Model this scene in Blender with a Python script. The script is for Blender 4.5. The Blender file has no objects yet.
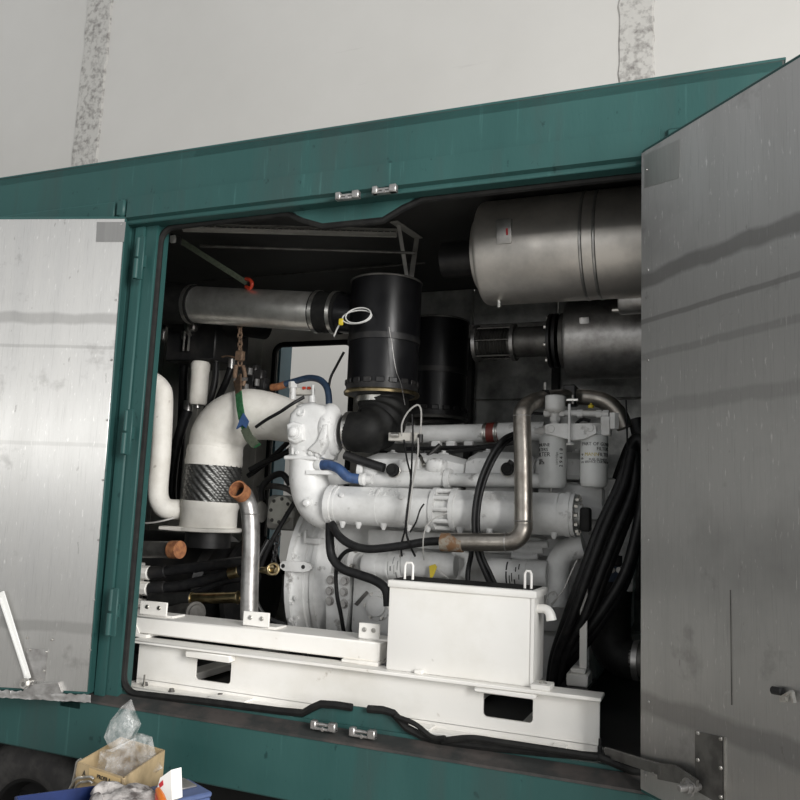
import bpy, bmesh, math, random
from mathutils import Vector, Matrix, noise
random.seed(7)
SC = bpy.context.scene
COL = SC.collection
R_ = math.radians
X, Y, Z = Vector((1, 0, 0)), Vector((0, 1, 0)), Vector((0, 0, 1))
# ------------------------------------------------------------- camera pose (world axes seen from the camera)
CAM = Vector((0, -3.019, 1.95))
FPX = 800.0
ROT = ((0.92850993, -0.01098112, -0.37114515), (0.36893002, 0.14021834, 0.9188196), (0.04195168, -0.99005971, 0.13424538))
def _ray(u, v):
    c = ((u - 400) / FPX, (v - 400) / FPX, 1.0)
    return Vector([sum(ROT[i][j] * c[j] for j in range(3)) for i in range(3)])
def at(u, v, y):
    """survey: photo sighting (u, v) taken at depth y behind the container's front face -> metres"""
    r = _ray(u, v); k = (y - CAM.y) / r.y
    return CAM + r * k
def atz(u, v, z):
    r = _ray(u, v); k = (z - CAM.z) / r.z
    return CAM + r * k
def S(u, v, y, px):
    return px * ((y - CAM.y) / _ray(u, v).y) / FPX
def V(*a): return Vector(a)

# ------------------------------------------------------------- mesh builder
class MB:
    def __init__(s): s.v = []; s.f = []
    def add(s, vs, fs):
        b = len(s.v); s.v += [Vector(p) for p in vs]; s.f += [[i + b for i in f] for f in fs]; return s
    def bm(s, bm):
        bm.verts.index_update()
        s.add([v.co.copy() for v in bm.verts], [[v.index for v in f.verts] for f in bm.faces]); bm.free(); return s
    def box(s, lo, hi, bev=0.0, rot=None, seg=1):
        lo = Vector(lo); hi = Vector(hi); c = (lo + hi) / 2; d = hi - lo
        b = bmesh.new(); bmesh.ops.create_cube(b, size=1)
        for v in b.verts: v.co = Vector((v.co.x * d.x, v.co.y * d.y, v.co.z * d.z))
        if bev > 0: bmesh.ops.bevel(b, geom=list(b.edges), offset=min(bev, min(abs(d.x), abs(d.y), abs(d.z)) * .45), segments=seg, affect='EDGES', profile=.5)
        for v in b.verts: v.co = (rot @ v.co if rot else v.co) + c
        return s.bm(b)
    def beam(s, a, b, w, h, up=Z, bev=0.0):
        """bar from a to b, w across, h along up"""
        a = Vector(a); b = Vector(b); d = (b - a); L = d.length; d.normalize()
        side = d.cross(up).normalized(); u2 = side.cross(d).normalized()
        rot = Matrix((d, side, u2)).transposed(); c = (a + b) / 2; h3 = Vector((L / 2, w / 2, h / 2))
        return s.box(c - h3, c + h3, bev, rot)
    def ring(s, a, n): pass
    def tube(s, pts, r, n=14, sub=6, caps=True, closed=False):
        pts = [Vector(p) for p in pts]; m = len(pts)
        rr = r if isinstance(r, (list, tuple)) else [r] * m
        P = []; Rr = []
        if sub > 1 and m > 2:
            rng = m if closed else m - 1
            for i in range(rng):
                g = lambda k: pts[k % m] if closed else pts[max(0, min(m - 1, k))]
                p0, p1, p2, p3 = g(i - 1), g(i), g(i + 1), g(i + 2)
                for k in range(sub):
                    t = k / sub
                    P.append(.5 * ((2 * p1) + (p2 - p0) * t + (2 * p0 - 5 * p1 + 4 * p2 - p3) * t * t + (3 * p1 - p0 - 3 * p2 + p3) * t ** 3))
                    Rr.append(rr[i % m] * (1 - t) + rr[(i + 1) % m] * t)
            if not closed: P.append(pts[-1]); Rr.append(rr[-1])
        else: P, Rr = pts, list(rr)
        N = len(P); base = len(s.v); prev = None
        for i in range(N):
            if closed: t = P[(i + 1) % N] - P[i - 1]
            else: t = P[min(i + 1, N - 1)] - P[max(i - 1, 0)]
            if t.length < 1e-9: t = Vector((0, 0, 1))
            t.normalize()
            if prev is None:
                ref = Z if abs(t.z) < .9 else X
                a = t.cross(ref).normalized()
            else:
                a = prev - t * prev.dot(t)
                a = a.normalized() if a.length > 1e-6 else t.orthogonal().normalized()
            prev = a; b = t.cross(a)
            for k in range(n):
                q = 2 * math.pi * k / n
                s.v.append(P[i] + (a * math.cos(q) + b * math.sin(q)) * Rr[i])
        for i in range(N if closed else N - 1):
            j = (i + 1) % N
            for k in range(n):
                s.f.append([base + i * n + k, base + i * n + (k + 1) % n, base + j * n + (k + 1) % n, base + j * n + k])
        if caps and not closed:
            s.f.append([base + k for k in range(n)][::-1]); s.f.append([base + (N - 1) * n + k for k in range(n)])
        return s
    def lathe(s, o, ax, prof, n=28, a0=None):
        """prof = [(distance along axis, radius), ...]"""
        o = Vector(o); ax = Vector(ax).normalized()
        a = (a0 or ax.orthogonal()).normalized(); b = ax.cross(a)
        base = len(s.v); idx = []
        for (t, r) in prof:
            if r <= 1e-6:
                idx.append([len(s.v)]); s.v.append(o + ax * t)
            else:
                row = []
                for k in range(n):
                    q = 2 * math.pi * k / n
                    row.append(len(s.v)); s.v.append(o + ax * t + (a * math.cos(q) + b * math.sin(q)) * r)
                idx.append(row)
        for p, q in zip(idx, idx[1:]):
            for k in range(n):
                k2 = (k + 1) % n
                if len(p) == 1 and len(q) == 1: break
                if len(p) == 1: s.f.append([p[0], q[k2], q[k]])
                elif len(q) == 1: s.f.append([p[k], p[k2], q[0]])
                else: s.f.append([p[k], p[k2], q[k2], q[k]])
        return s
    def cyl(s, a, b, r, n=20, bev=0.0):
        a = Vector(a); b = Vector(b); L = (b - a).length
        pr = [(0, 0), (0, r), (L, r), (L, 0)] if bev <= 0 else [(0, 0), (0, r - bev), (bev, r), (L - bev, r), (L, r - bev), (L, 0)]
        return s.lathe(a, b - a, pr, n)
    def pipe(s, a, b, r, ri, n=24):
        a = Vector(a); b = Vector(b); L = (b - a).length
        return s.lathe(a, b - a, [(0, ri), (0, r), (L, r), (L, ri), (0, ri)], n)
    def bolt(s, c, ax, r=.011, h=.008, washer=True):
        c = Vector(c); ax = Vector(ax).normalized()
        if washer: s.lathe(c, ax, [(0, 0), (0, r * 1.35), (h * .3, r * 1.35), (h * .3, 0)], 12)
        s.lathe(c, ax, [(h * .3, 0), (h * .3, r), (h, r), (h, 0)], 6); return s
    def prism(s, poly, ext):
        ext = Vector(ext); poly = [Vector(p) for p in poly]; n = len(poly); b = len(s.v)
        s.v += poly + [p + ext for p in poly]
        s.f.append([b + i for i in range(n)][::-1]); s.f.append([b + n + i for i in range(n)])
        for i in range(n):
            j = (i + 1) % n; s.f.append([b + i, b + j, b + n + j, b + n + i])
        return s
    def torus(s, c, ax, R, r, n=40, m=12, arc=None):
        c = Vector(c); ax = Vector(ax).normalized(); a = ax.orthogonal().normalized(); b = ax.cross(a)
        return s.tube([c + (a * math.cos(2 * math.pi * i / n) + b * math.sin(2 * math.pi * i / n)) * R for i in range(n)], r, m, 1, False, True)
    def blob(s, c, d, rot=None, pw=2.0, n=20, m=12):
        """super-ellipsoid with half sizes d"""
        c = Vector(c); e = 2.0 / pw
        sg = lambda x: math.copysign(abs(x) ** e, x)
        vs = []; fs = []
        for i in range(m + 1):
            ph = -math.pi / 2 + math.pi * i / m
            for k in range(n):
                q = 2 * math.pi * k / n
                p = Vector((d[0] * sg(math.cos(ph)) * sg(math.cos(q)), d[1] * sg(math.cos(ph)) * sg(math.sin(q)), d[2] * sg(math.sin(ph))))
                vs.append((rot @ p if rot else p) + c)
        for i in range(m):
            for k in range(n):
                fs.append([i * n + k, i * n + (k + 1) % n, (i + 1) * n + (k + 1) % n, (i + 1) * n + k])
        return s.add(vs, fs)
    def build(s, name, mat, parent=None, sharp=38, **props):
        me = bpy.data.meshes.new(name)
        bb = s.v
        o0 = Vector(((min(p.x for p in bb) + max(p.x for p in bb)) / 2, (min(p.y for p in bb) + max(p.y for p in bb)) / 2, min(p.z for p in bb)))
        me.from_pydata([p - o0 for p in bb], [], s.f)
        b = bmesh.new(); b.from_mesh(me)
        bmesh.ops.remove_doubles(b, verts=b.verts, dist=1e-6)
        bmesh.ops.recalc_face_normals(b, faces=b.faces); b.to_mesh(me); b.free()
        for p in me.polygons: p.use_smooth = True
        me.set_sharp_from_angle(angle=R_(sharp))
        me.materials.append(mat)
        o = bpy.data.objects.new(name, me); COL.objects.link(o)
        WL[o.name] = o0.copy()
        if parent: o.parent = parent; o.location = o0 - WL[parent.name]
        else: o.location = o0
        for k, v in props.items(): o[k] = v
        return o
WL = {}
ROOTS = []
def thing(name, label, cat, group=None):
    o = bpy.data.objects.new(name, None); COL.objects.link(o); o.empty_display_size = .1
    o['label'] = label; o['category'] = cat
    if group: o['group'] = group
    WL[o.name] = Vector((0, 0, 0)); ROOTS.append(o); return o
def tag(o, label, cat, group=None):
    o['label'] = label; o['category'] = cat
    if group: o['group'] = group
    return o
def finish_roots():
    """move every empty to the base of its parts"""
    for r in ROOTS:
        ps = [p for c in r.children for p in [c.location + v.co for v in c.data.vertices]]
        if not ps: continue
        b = Vector(((min(p.x for p in ps) + max(p.x for p in ps)) / 2, (min(p.y for p in ps) + max(p.y for p in ps)) / 2, min(p.z for p in ps)))
        r.location = b
        for c in r.children: c.location -= b
def text_mesh(txt, size, depth=.0006):
    cu = bpy.data.curves.new('lettering', 'FONT'); cu.body = txt; cu.size = size; cu.extrude = depth; cu.align_x = 'CENTER'; cu.align_y = 'CENTER'
    cu.resolution_u = 3
    o = bpy.data.objects.new('lettering', cu); COL.objects.link(o)
    dg = bpy.context.evaluated_depsgraph_get(); me = bpy.data.meshes.new_from_object(o.evaluated_get(dg))
    vs = [v.co.copy() for v in me.vertices]; fs = [list(p.vertices) for p in me.polygons]
    bpy.data.objects.remove(o); bpy.data.curves.remove(cu); bpy.data.meshes.remove(me)
    return vs, fs
def text_flat(mb, txt, size, c, right, up, depth=.0006):
    vs, fs = text_mesh(txt, size, depth); c = Vector(c); right = Vector(right).normalized(); up = Vector(up).normalized(); nn = right.cross(up)
    return mb.add([c + right * p.x + up * p.y + nn * p.z for p in vs], fs)
def text_cyl(mb, txt, size, c, ax, r, ang, along=0.0, turned=False, depth=.0006):
    """lettering wrapped on an upright cylinder; ang measured from -y towards +x"""
    vs, fs = text_mesh(txt, size, depth); out = []
    for p in vs:
        px, py = (-p.y, p.x) if turned else (p.x, p.y)
        a = ang + px / r
        out.append(Vector(c) + Vector((math.sin(a), -math.cos(a), 0)) * (r + .0004 + p.z) + Z * (along + py))
    return mb.add(out, fs)
# ------------------------------------------------------------- materials
def mat(name, col, rough=.5, metal=0.0, col2=None, scale=6.0, lo=.42, hi=.62, detail=6.0, bump=0.0, bscale=60.0, stretch=(1, 1, 1), rvar=0.0, coat=0.0, spec=None):
    m = bpy.data.materials.new(name); m.use_nodes = True; nt = m.node_tree; N = nt.nodes; L = nt.links
    b = N['Principled BSDF']; b.inputs['Base Color'].default_value = (*col, 1); b.inputs['Roughness'].default_value = rough; b.inputs['Metallic'].default_value = metal
    if coat: b.inputs['Coat Weight'].default_value = coat
    if spec is not None: b.inputs['Specular IOR Level'].default_value = spec
    if col2 or bump or rvar:
        g = N.new('ShaderNodeNewGeometry'); mp = N.new('ShaderNodeMapping'); mp.inputs['Scale'].default_value = stretch
        L.new(g.outputs['Position'], mp.inputs['Vector'])
        m['_map'] = mp.name
    if col2 or rvar:
        n = N.new('ShaderNodeTexNoise'); n.inputs['Scale'].default_value = scale; n.inputs['Detail'].default_value = detail; n.inputs['Roughness'].default_value = .62
        L.new(mp.outputs['Vector'], n.inputs['Vector'])
        rp = N.new('ShaderNodeMapRange'); rp.inputs['From Min'].default_value = lo; rp.inputs['From Max'].default_value = hi
        L.new(n.outputs['Fac'], rp.inputs['Value'])
        if col2:
            mx = N.new('ShaderNodeMix'); mx.data_type = 'RGBA'; mx.inputs['A'].default_value = (*col, 1); mx.inputs['B'].default_value = (*col2, 1)
            L.new(rp.outputs['Result'], mx.inputs['Factor']); L.new(mx.outputs['Result'], b.inputs['Base Color'])
        if rvar:
            mr = N.new('ShaderNodeMapRange'); mr.inputs['To Min'].default_value = rough; mr.inputs['To Max'].default_value = rough + rvar
            L.new(rp.outputs['Result'], mr.inputs['Value']); L.new(mr.outputs['Result'], b.inputs['Roughness'])
    if bump:
        n2 = N.new('ShaderNodeTexNoise'); n2.inputs['Scale'].default_value = bscale; n2.inputs['Detail'].default_value = 4
        L.new(mp.outputs['Vector'], n2.inputs['Vector'])
        bp = N.new('ShaderNodeBump'); bp.inputs['Strength'].default_value = bump; bp.inputs['Distance'].default_value = .01
        L.new(n2.outputs['Fac'], bp.inputs['Height']); L.new(bp.outputs['Normal'], b.inputs['Normal'])
    return m
def overlay(m, col, scale, lo, hi, stretch=(1, 1, 1), amount=1.0, detail=5.0):
    """a further layer of wear (stains, chips, streaks) over the base colour"""
    nt = m.node_tree; N = nt.nodes; L = nt.links; b = N['Principled BSDF']; inp = b.inputs['Base Color']
    g = N.new('ShaderNodeNewGeometry'); mp = N.new('ShaderNodeMapping'); mp.inputs['Scale'].default_value = stretch; mp.inputs['Location'].default_value = (random.random() * 9, random.random() * 9, random.random() * 9)
    L.new(g.outputs['Position'], mp.inputs['Vector'])
    n = N.new('ShaderNodeTexNoise'); n.inputs['Scale'].default_value = scale; n.inputs['Detail'].default_value = detail; n.inputs['Roughness'].default_value = .6
    L.new(mp.outputs['Vector'], n.inputs['Vector'])
    rp = N.new('ShaderNodeMapRange'); rp.inputs['From Min'].default_value = lo; rp.inputs['From Max'].default_value = hi; rp.inputs['To Max'].default_value = amount
    L.new(n.outputs['Fac'], rp.inputs['Value'])
    mx = N.new('ShaderNodeMix'); mx.data_type = 'RGBA'; mx.inputs['B'].default_value = (*col, 1); mx.inputs['A'].default_value = inp.default_value
    if inp.links: L.new(inp.links[0].from_socket, mx.inputs['A'])
    L.new(rp.outputs['Result'], mx.inputs['Factor']); L.new(mx.outputs['Result'], inp)
    return m
def bands(m, col, zs, amount=.6):
    """worn horizontal rub marks at the given heights (z, half height), frayed by noise"""
    nt = m.node_tree; N = nt.nodes; L = nt.links; b = N['Principled BSDF']
    g = N.new('ShaderNodeNewGeometry'); sx = N.new('ShaderNodeSeparateXYZ'); L.new(g.outputs['Position'], sx.inputs[0])
    n = N.new('ShaderNodeTexNoise'); n.inputs['Scale'].default_value = 7; n.inputs['Detail'].default_value = 6; L.new(g.outputs['Position'], n.inputs['Vector'])
    for (z, h, am) in zs:
        a = N.new('ShaderNodeMath'); a.operation = 'SUBTRACT'; L.new(sx.outputs['Z'], a.inputs[0]); a.inputs[1].default_value = z
        w = N.new('ShaderNodeMath'); w.operation = 'MULTIPLY_ADD'; L.new(n.outputs['Fac'], w.inputs[0]); w.inputs[1].default_value = h * 1.2; w.inputs[2].default_value = -h * .6
        a2 = N.new('ShaderNodeMath'); a2.operation = 'ADD'; L.new(a.outputs[0], a2.inputs[0]); L.new(w.outputs[0], a2.inputs[1])
        ab = N.new('ShaderNodeMath'); ab.operation = 'ABSOLUTE'; L.new(a2.outputs[0], ab.inputs[0])
        r = N.new('ShaderNodeMapRange'); r.inputs['From Min'].default_value = h; r.inputs['From Max'].default_value = h * .55; r.inputs['To Max'].default_value = am; L.new(ab.outputs[0], r.inputs['Value'])
        inp = b.inputs['Base Color']; mx = N.new('ShaderNodeMix'); mx.data_type = 'RGBA'; mx.inputs['B'].default_value = (*col, 1); mx.inputs['A'].default_value = inp.default_value
        if inp.links: L.new(inp.links[0].from_socket, mx.inputs['A'])
        L.new(r.outputs['Result'], mx.inputs['Factor']); L.new(mx.outputs['Result'], inp)
    return m
M = {}
M['green'] = mat('green_paint', (.0195, .069, .065), .48, 0, (.026, .084, .079), 1.6, .4, .65, bump=.06, bscale=90, stretch=(1, 1, .25), rvar=.12, spec=.35)
overlay(M['green'], (.006, .032, .032), 14, .66, .70, (1.4, 1, 1), .75)
overlay(M['green'], (.035, .055, .053), 2.2, .5, .7, (2.5, 2, .3), .55)
overlay(M['green'], (.08, .2, .19), 7, .62, .78, (5, 5, .25), .35)
def brushed(m, amount):
    """upright brush lines: reflections smear sideways"""
    nt = m.node_tree; N = nt.nodes; L = nt.links; b = N['Principled BSDF']; b.inputs['Anisotropic'].default_value = amount
    g = N.new('ShaderNodeNewGeometry'); c = N.new('ShaderNodeVectorMath'); c.operation = 'CROSS_PRODUCT'; c.inputs[1].default_value = (0, 0, 1)
    L.new(g.outputs['Normal'], c.inputs[0]); L.new(c.outputs['Vector'], b.inputs['Tangent'])
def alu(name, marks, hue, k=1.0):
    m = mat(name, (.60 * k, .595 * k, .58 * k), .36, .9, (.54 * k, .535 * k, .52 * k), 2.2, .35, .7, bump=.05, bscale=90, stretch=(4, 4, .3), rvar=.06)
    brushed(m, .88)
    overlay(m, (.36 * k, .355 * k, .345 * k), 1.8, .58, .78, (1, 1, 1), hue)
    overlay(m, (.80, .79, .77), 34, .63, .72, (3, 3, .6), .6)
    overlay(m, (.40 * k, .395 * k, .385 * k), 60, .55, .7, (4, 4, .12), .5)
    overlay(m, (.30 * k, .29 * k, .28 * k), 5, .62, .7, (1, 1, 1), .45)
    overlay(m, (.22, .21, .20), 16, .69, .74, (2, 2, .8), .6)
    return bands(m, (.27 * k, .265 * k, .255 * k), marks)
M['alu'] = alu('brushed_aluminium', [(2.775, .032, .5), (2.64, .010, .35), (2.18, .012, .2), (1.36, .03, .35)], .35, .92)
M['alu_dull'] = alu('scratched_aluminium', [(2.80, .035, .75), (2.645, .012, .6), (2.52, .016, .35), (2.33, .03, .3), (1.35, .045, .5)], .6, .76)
M['alu_plain'] = mat('bare_aluminium', (.58, .57, .55), .34, .9, (.42, .41, .40), 12, .4, .65, bump=.05, bscale=80)
M['zinc'] = mat('zinc_plated_steel', (.62, .61, .58), .32, .95, (.42, .40, .37), 30, .45, .65)
M['steel'] = mat('stainless_steel', (.80, .76, .71), .40, .85, (.55, .53, .50), 4, .38, .68, bump=.015, bscale=60, rvar=.10)
M['satin'] = mat('satin_steel_tube', (.95, .93, .89), .40, .92, (.74, .72, .68), 8)
M['pipe_steel'] = mat('welded_steel_pipe', (.42, .39, .35), .33, .95, (.24, .215, .19), 14, .4, .7, rvar=.15, bump=.03, bscale=90)
M['galv'] = mat('dull_galvanised_steel', (.46, .45, .44), .40, .85, (.30, .29, .28), 16, .4, .65, bump=.05, bscale=80)
M['dull'] = mat('dull_grey_steel', (.17, .165, .155), .5, .7, (.10, .095, .09), 10)
M['rust'] = mat('surface_rust', (.36, .155, .065), .8, .1, (.22, .085, .04), 40, .4, .6, bump=.15, bscale=120)
M['engine'] = mat('white_engine_paint', (.76, .76, .75), .40, 0, (.60, .60, .585), 7, .45, .72, bump=.10, bscale=45, rvar=.1)
overlay(M['engine'], (.16, .15, .135), 13, .63, .72, (1, 1, 1), .65)
overlay(M['engine'], (.42, .40, .37), 4, .55, .72, (1, 1, 1), .5)
M['skid'] = mat('white_frame_paint', (.86, .84, .80), .45, 0, (.76, .73, .67), 2.5, .5, .75, bump=.04, bscale=50)
overlay(M['skid'], (.33, .27, .2), 14, .68, .76, (1, 1, 1), .5)
M['tank'] = mat('white_tank_paint', (.88, .865, .83), .38, 0, (.80, .78, .73), 3, .5, .75, bump=.03, bscale=40)
overlay(M['tank'], (.42, .39, .34), 9, .69, .75, (1, 1, 1), .5)
M['lagging'] = mat('white_lagging', (.80, .775, .72), .6, 0, (.66, .63, .57), 6, .45, .7, bump=.15, bscale=25)
overlay(M['lagging'], (.22, .19, .15), 14, .66, .73, (1, 1, 1), .55)
M['rubber'] = mat('black_rubber', (.008, .008, .008), .6, 0, (.014, .014, .013), 20, spec=.25)
M['hose'] = mat('black_hose', (.009, .009, .010), .45, 0, (.017, .017, .017), 30, spec=.3)
M['filterblack'] = mat('black_satin_housing', (.006, .006, .007), .30, 0, (.009, .009, .010), 6, rvar=.1, spec=.3)
M['blackmetal'] = mat('black_metal', (.02, .02, .021), .45, .3, (.035, .033, .032), 12)
M['ceil'] = mat('dark_grey_lining', (.05, .05, .048), .6, 0, (.035, .034, .033), 2)
M['foil'] = mat('silver_foil_insulation', (.50, .50, .48), .42, .45, (.26, .26, .25), 5, .4, .65, bump=.5, bscale=22, rvar=.2)
M['beige'] = mat('beige_panel', (.60, .58, .53), .6, 0, (.50, .48, .44), 3)
M['brass'] = mat('brass', (.52, .42, .24), .3, 1, (.33, .26, .15), 20)
M['blue'] = mat('blue_hose_cover', (.04, .09, .22), .6, 0, (.03, .065, .16), 40, bump=.1, bscale=200)
M['darkblue'] = mat('dark_blue_hose', (.02, .04, .075), .5, 0, (.03, .055, .1), 30)
M['teal'] = mat('blue_grey_paint', (.07, .15, .19), .5, 0, (.055, .12, .155), 4)
M['sling'] = mat('green_webbing', (.015, .10, .035), .8, 0, (.04, .17, .07), 50, .4, .6, bump=.2, bscale=200)
M['olive'] = mat('olive_webbing', (.09, .11, .075), .8, 0, (.06, .072, .05), 60)
M['alu_patch'] = mat('scuffed_aluminium', (.42, .415, .40), .36, .88, (.34, .335, .325), 3, bump=.05, bscale=70, stretch=(4, 4, .35))
M['pipe_rust'] = mat('brown_scale', (.22, .12, .06), .7, .3, (.30, .27, .22), 30, .45, .6, bump=.1, bscale=120)
M['red'] = mat('orange_red_plastic', (.55, .055, .025), .45)
M['redhose'] = mat('red_silicone', (.20, .035, .025), .5, 0, (.14, .025, .02), 20)
M['yellow'] = mat('yellow_plastic', (.62, .48, .03), .45)
M['orange'] = mat('orange_plastic', (.85, .2, .01), .4)
M['white_plastic'] = mat('white_plastic', (.72, .72, .70), .4)
M['grey_wire'] = mat('grey_cable_sheath', (.45, .44, .42), .5)
M['filterwhite'] = mat('white_filter_enamel', (.70, .71, .70), .28, 0, (.62, .63, .62), 6)
M['ink'] = mat('black_print', (.02, .02, .02), .6)
M['grayink'] = mat('grey_print', (.25, .25, .25), .6)
M['yink'] = mat('yellow_print', (.50, .40, .08), .6)
M['redink'] = mat('red_print', (.5, .03, .04), .6)
M['wood'] = mat('worn_bench_top', (.30, .22, .14), .6, 0, (.2, .14, .09), 8)
M['card'] = mat('cardboard', (.50, .38, .22), .85, 0, (.40, .30, .17), 14, .4, .65)
overlay(M['card'], (.12, .09, .07), 8, .62, .7, (1, 1, 1), .6)
M['card_label'] = mat('pale_orange_label', (.62, .45, .22), .7)
M['blueplastic'] = mat('blue_toolbox_paint', (.012, .03, .13), .4, 0, (.008, .02, .085), 8)
M['greyblue'] = mat('pale_blue_toolbox', (.09, .13, .27), .45, 0, (.07, .1, .21), 8)
M['rag'] = mat('grubby_cloth', (.50, .47, .45), .9, 0, (.10, .085, .08), 16, .42, .6, bump=.3, bscale=60)
M['paper'] = mat('white_paper', (.82, .81, .78), .7)
M['tyre'] = mat('tyre_rubber', (.022, .021, .021), .75, 0, (.04, .038, .036), 20)
M['chassis'] = mat('chassis_black', (.009, .009, .009), .7, spec=.2)
M['wornledge'] = mat('scuffed_sill_top', (.028, .030, .029), .65, .05, (.06, .052, .048), 8, .4, .6, bump=.1, bscale=60)
M['hallwall'] = mat('painted_wall', (.72, .705, .67), .8, 0, (.67, .655, .62), .35, .35, .65, stretch=(1, 1, 1))
overlay(M['hallwall'], (.45, .42, .39), 2.0, .70, .78, (.25, 1, 3), .4)
M['joint'] = mat('rough_mortar', (.62, .605, .57), .9, 0, (.27, .255, .24), 12, .46, .68, detail=15, bump=1.0, bscale=14)
M['hallfloor'] = mat('concrete_floor', (.46, .445, .42), .5, 0, (.36, .35, .33), 1.2)
M['greywall'] = mat('grey_hall_wall', (.30, .295, .285), .8, 0, (.26, .255, .245), .6)
def plastic_film():
    m = bpy.data.materials.new('clear_plastic_film'); m.use_nodes = True; nt = m.node_tree; N = nt.nodes; L = nt.links
    b = N['Principled BSDF']; b.inputs['Base Color'].default_value = (.8, .8, .79, 1); b.inputs['Roughness'].default_value = .12
    g = N.new('ShaderNodeNewGeometry'); n = N.new('ShaderNodeTexNoise'); n.inputs['Scale'].default_value = 26; n.inputs['Detail'].default_value = 3; L.new(g.outputs['Position'], n.inputs['Vector'])
    r = N.new('ShaderNodeMapRange'); r.inputs['From Min'].default_value = .35; r.inputs['From Max'].default_value = .7; r.inputs['To Min'].default_value = .05; r.inputs['To Max'].default_value = .42; L.new(n.outputs['Fac'], r.inputs['Value']); L.new(r.outputs['Result'], b.inputs['Alpha'])
    bp = N.new('ShaderNodeBump'); bp.inputs['Strength'].default_value = .6; bp.inputs['Distance'].default_value = .01; L.new(n.outputs['Fac'], bp.inputs['Height']); L.new(bp.outputs['Normal'], b.inputs['Normal'])
    return m
M['film'] = plastic_film()

M['braid'] = mat('woven_wire_braid', (.20, .20, .195), .45, .85, (.12, .12, .115), 30)
M['rustdark'] = mat('rusty_dark_steel', (.20, .13, .085), .7, .3, (.12, .08, .055), 40, bump=.1, bscale=100)
M['castgrey'] = mat('grey_cast_paint', (.40, .39, .36), .5, 0, (.30, .29, .27), 8, bump=.1, bscale=40)
M['pump_paint'] = mat('pale_beige_cast_paint', (.62, .61, .55), .5, 0, (.48, .47, .42), 10)
# ------------------------------------------------------------- the hall
def struct(mb, name, m): return mb.build(name, m, kind='structure')
struct(MB().box((-16, 6, 0), (10, 6.25, 11)), 'wall_back', M['hallwall'])
def joint(u0, u1, name):
    a, b = at(u0, 80, 5.985), at(u1, 80, 5.985)
    mb = MB(); n = 90; L_, R2 = [], []
    for i in range(n + 1):
        z = 11 * i / n
        L_.append(V(a.x + .035 * noise.noise((z * 2.3, u0, 0)) + .02 * noise.noise((z * 9, u0, 3)), 6.0, z)); R2.append(V(b.x + .035 * noise.noise((z * 2.1, u1, 5)) + .02 * noise.noise((z * 8, u1, 8)), 6.0, z))
    f = V(0, -.03, 0); vs = []
    for l, r in zip(L_, R2): vs += [l, l + f + X * .02, r + f - X * .02, r]
    fs = []
    for i in range(n):
        for k in range(3): fs.append([4 * i + k, 4 * i + k + 1, 4 * i + k + 5, 4 * i + k + 4])
    mb.add(vs, fs); return struct(mb, name, M['joint'])
joint(80, 105, 'trim_1'); joint(618, 654, 'trim_2')
struct(MB().box((-16, -14, -.2), (10, 6.25, 0)), 'floor', M['hallfloor'])
struct(MB().box((-12.2, -14, 0), (-12, 6, 7)), 'wall_left', M['greywall'])

# ------------------------------------------------------------- the container
XL, XR, XEND, XFAR = -2.50, -0.215, 0.225, -5.4     # opening left/right, container's right end, far end
ZS, ZT = 1.085, 3.245                              # opening bottom/top
YF = -.08; YB = 2.34; ZROOF = 3.585; ZC = 3.545
K = thing('generator_container', 'dark green steel generator container with both side doors swung open', 'container')
def part(mb, name, m, parent=K, **k): return mb.build(name, m, parent, **k)
G = M['green']
# header: upper rim, lower drip band, seat behind
mb = MB().box((XFAR, YF, 3.25), (XEND, .03, ZROOF), .006)
mb.box((XFAR, YF - .003, ZROOF - .004), (XEND + .006, YF + .1, ZROOF + .006), .002)
part(mb, 'roof_beam', G)
mb = MB().prism([V(-2.635, YF, 3.385), V(-2.635, YF - .020, 3.379), V(-2.635, YF - .022, 3.276), V(-2.635, YF, 3.268)], X * 2.44)
part(mb, 'drip_rail', G)
part(MB().box((-.17, YF - .014, 3.30), (XEND - .02, YF, 3.375), .008), 'drip_rail', G)
part(MB().box((-2.695, YF - .028, 3.285), (-2.648, YF, 3.37), .008), 'corner_cap', G)
part(MB().box((XFAR, YF - .012, 3.275), (-2.72, YF, 3.37), .01), 'drip_rail', G)
part(MB().box((XFAR, -.08, ZC), (XEND, YB + .06, ZROOF)), 'roof_panel', M['ceil'])
# posts
def post(x0, x1, seat):
    m = MB().box((x0, YF, 1.0), (x1, .05, 3.27), .006)
    return m
mb = MB().box((-2.78, YF, 1.0), (-2.655, .06, 3.27), .006).box((-2.655, -.03, 1.0), (-2.50, .06, 3.27), .004).box((-2.625, -.045, 1.06), (-2.565, -.03, 3.25), .006)
part(mb, 'door_post', G)
mb = MB().box((-.25, -.03, 1.0), (-.10, .06, 3.27), .004).box((-.10, YF, 1.0), (XEND, .06, 3.27), .006)
part(mb, 'door_post', G)
part(MB().box((XFAR, -.06, 1.0), (-2.78, .0, 3.27)), 'side_panel', G)
part(MB().box((XEND - .05, .06, 1.0), (XEND, YB, ZC)), 'end_panel', G)
part(MB().box((XFAR - .05, -.06, 1.0), (XFAR, YB, ZC)), 'end_panel', G)
# sill
part(MB().box((XFAR, YF, .795), (XEND, .10, 1.045), .008), 'sill_beam', G)
part(MB().prism([V(-2.66, YF - .004, 1.040), V(-2.66, YF - .004, 1.050), V(-2.66, -.006, 1.078), V(-2.66, -.006, 1.040)], X * 2.56), 'sill_top', M['wornledge'])
part(MB().box((XFAR, .10, .95), (XEND, YB, 1.05)), 'floor_panel', M['ceil'])
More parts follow.
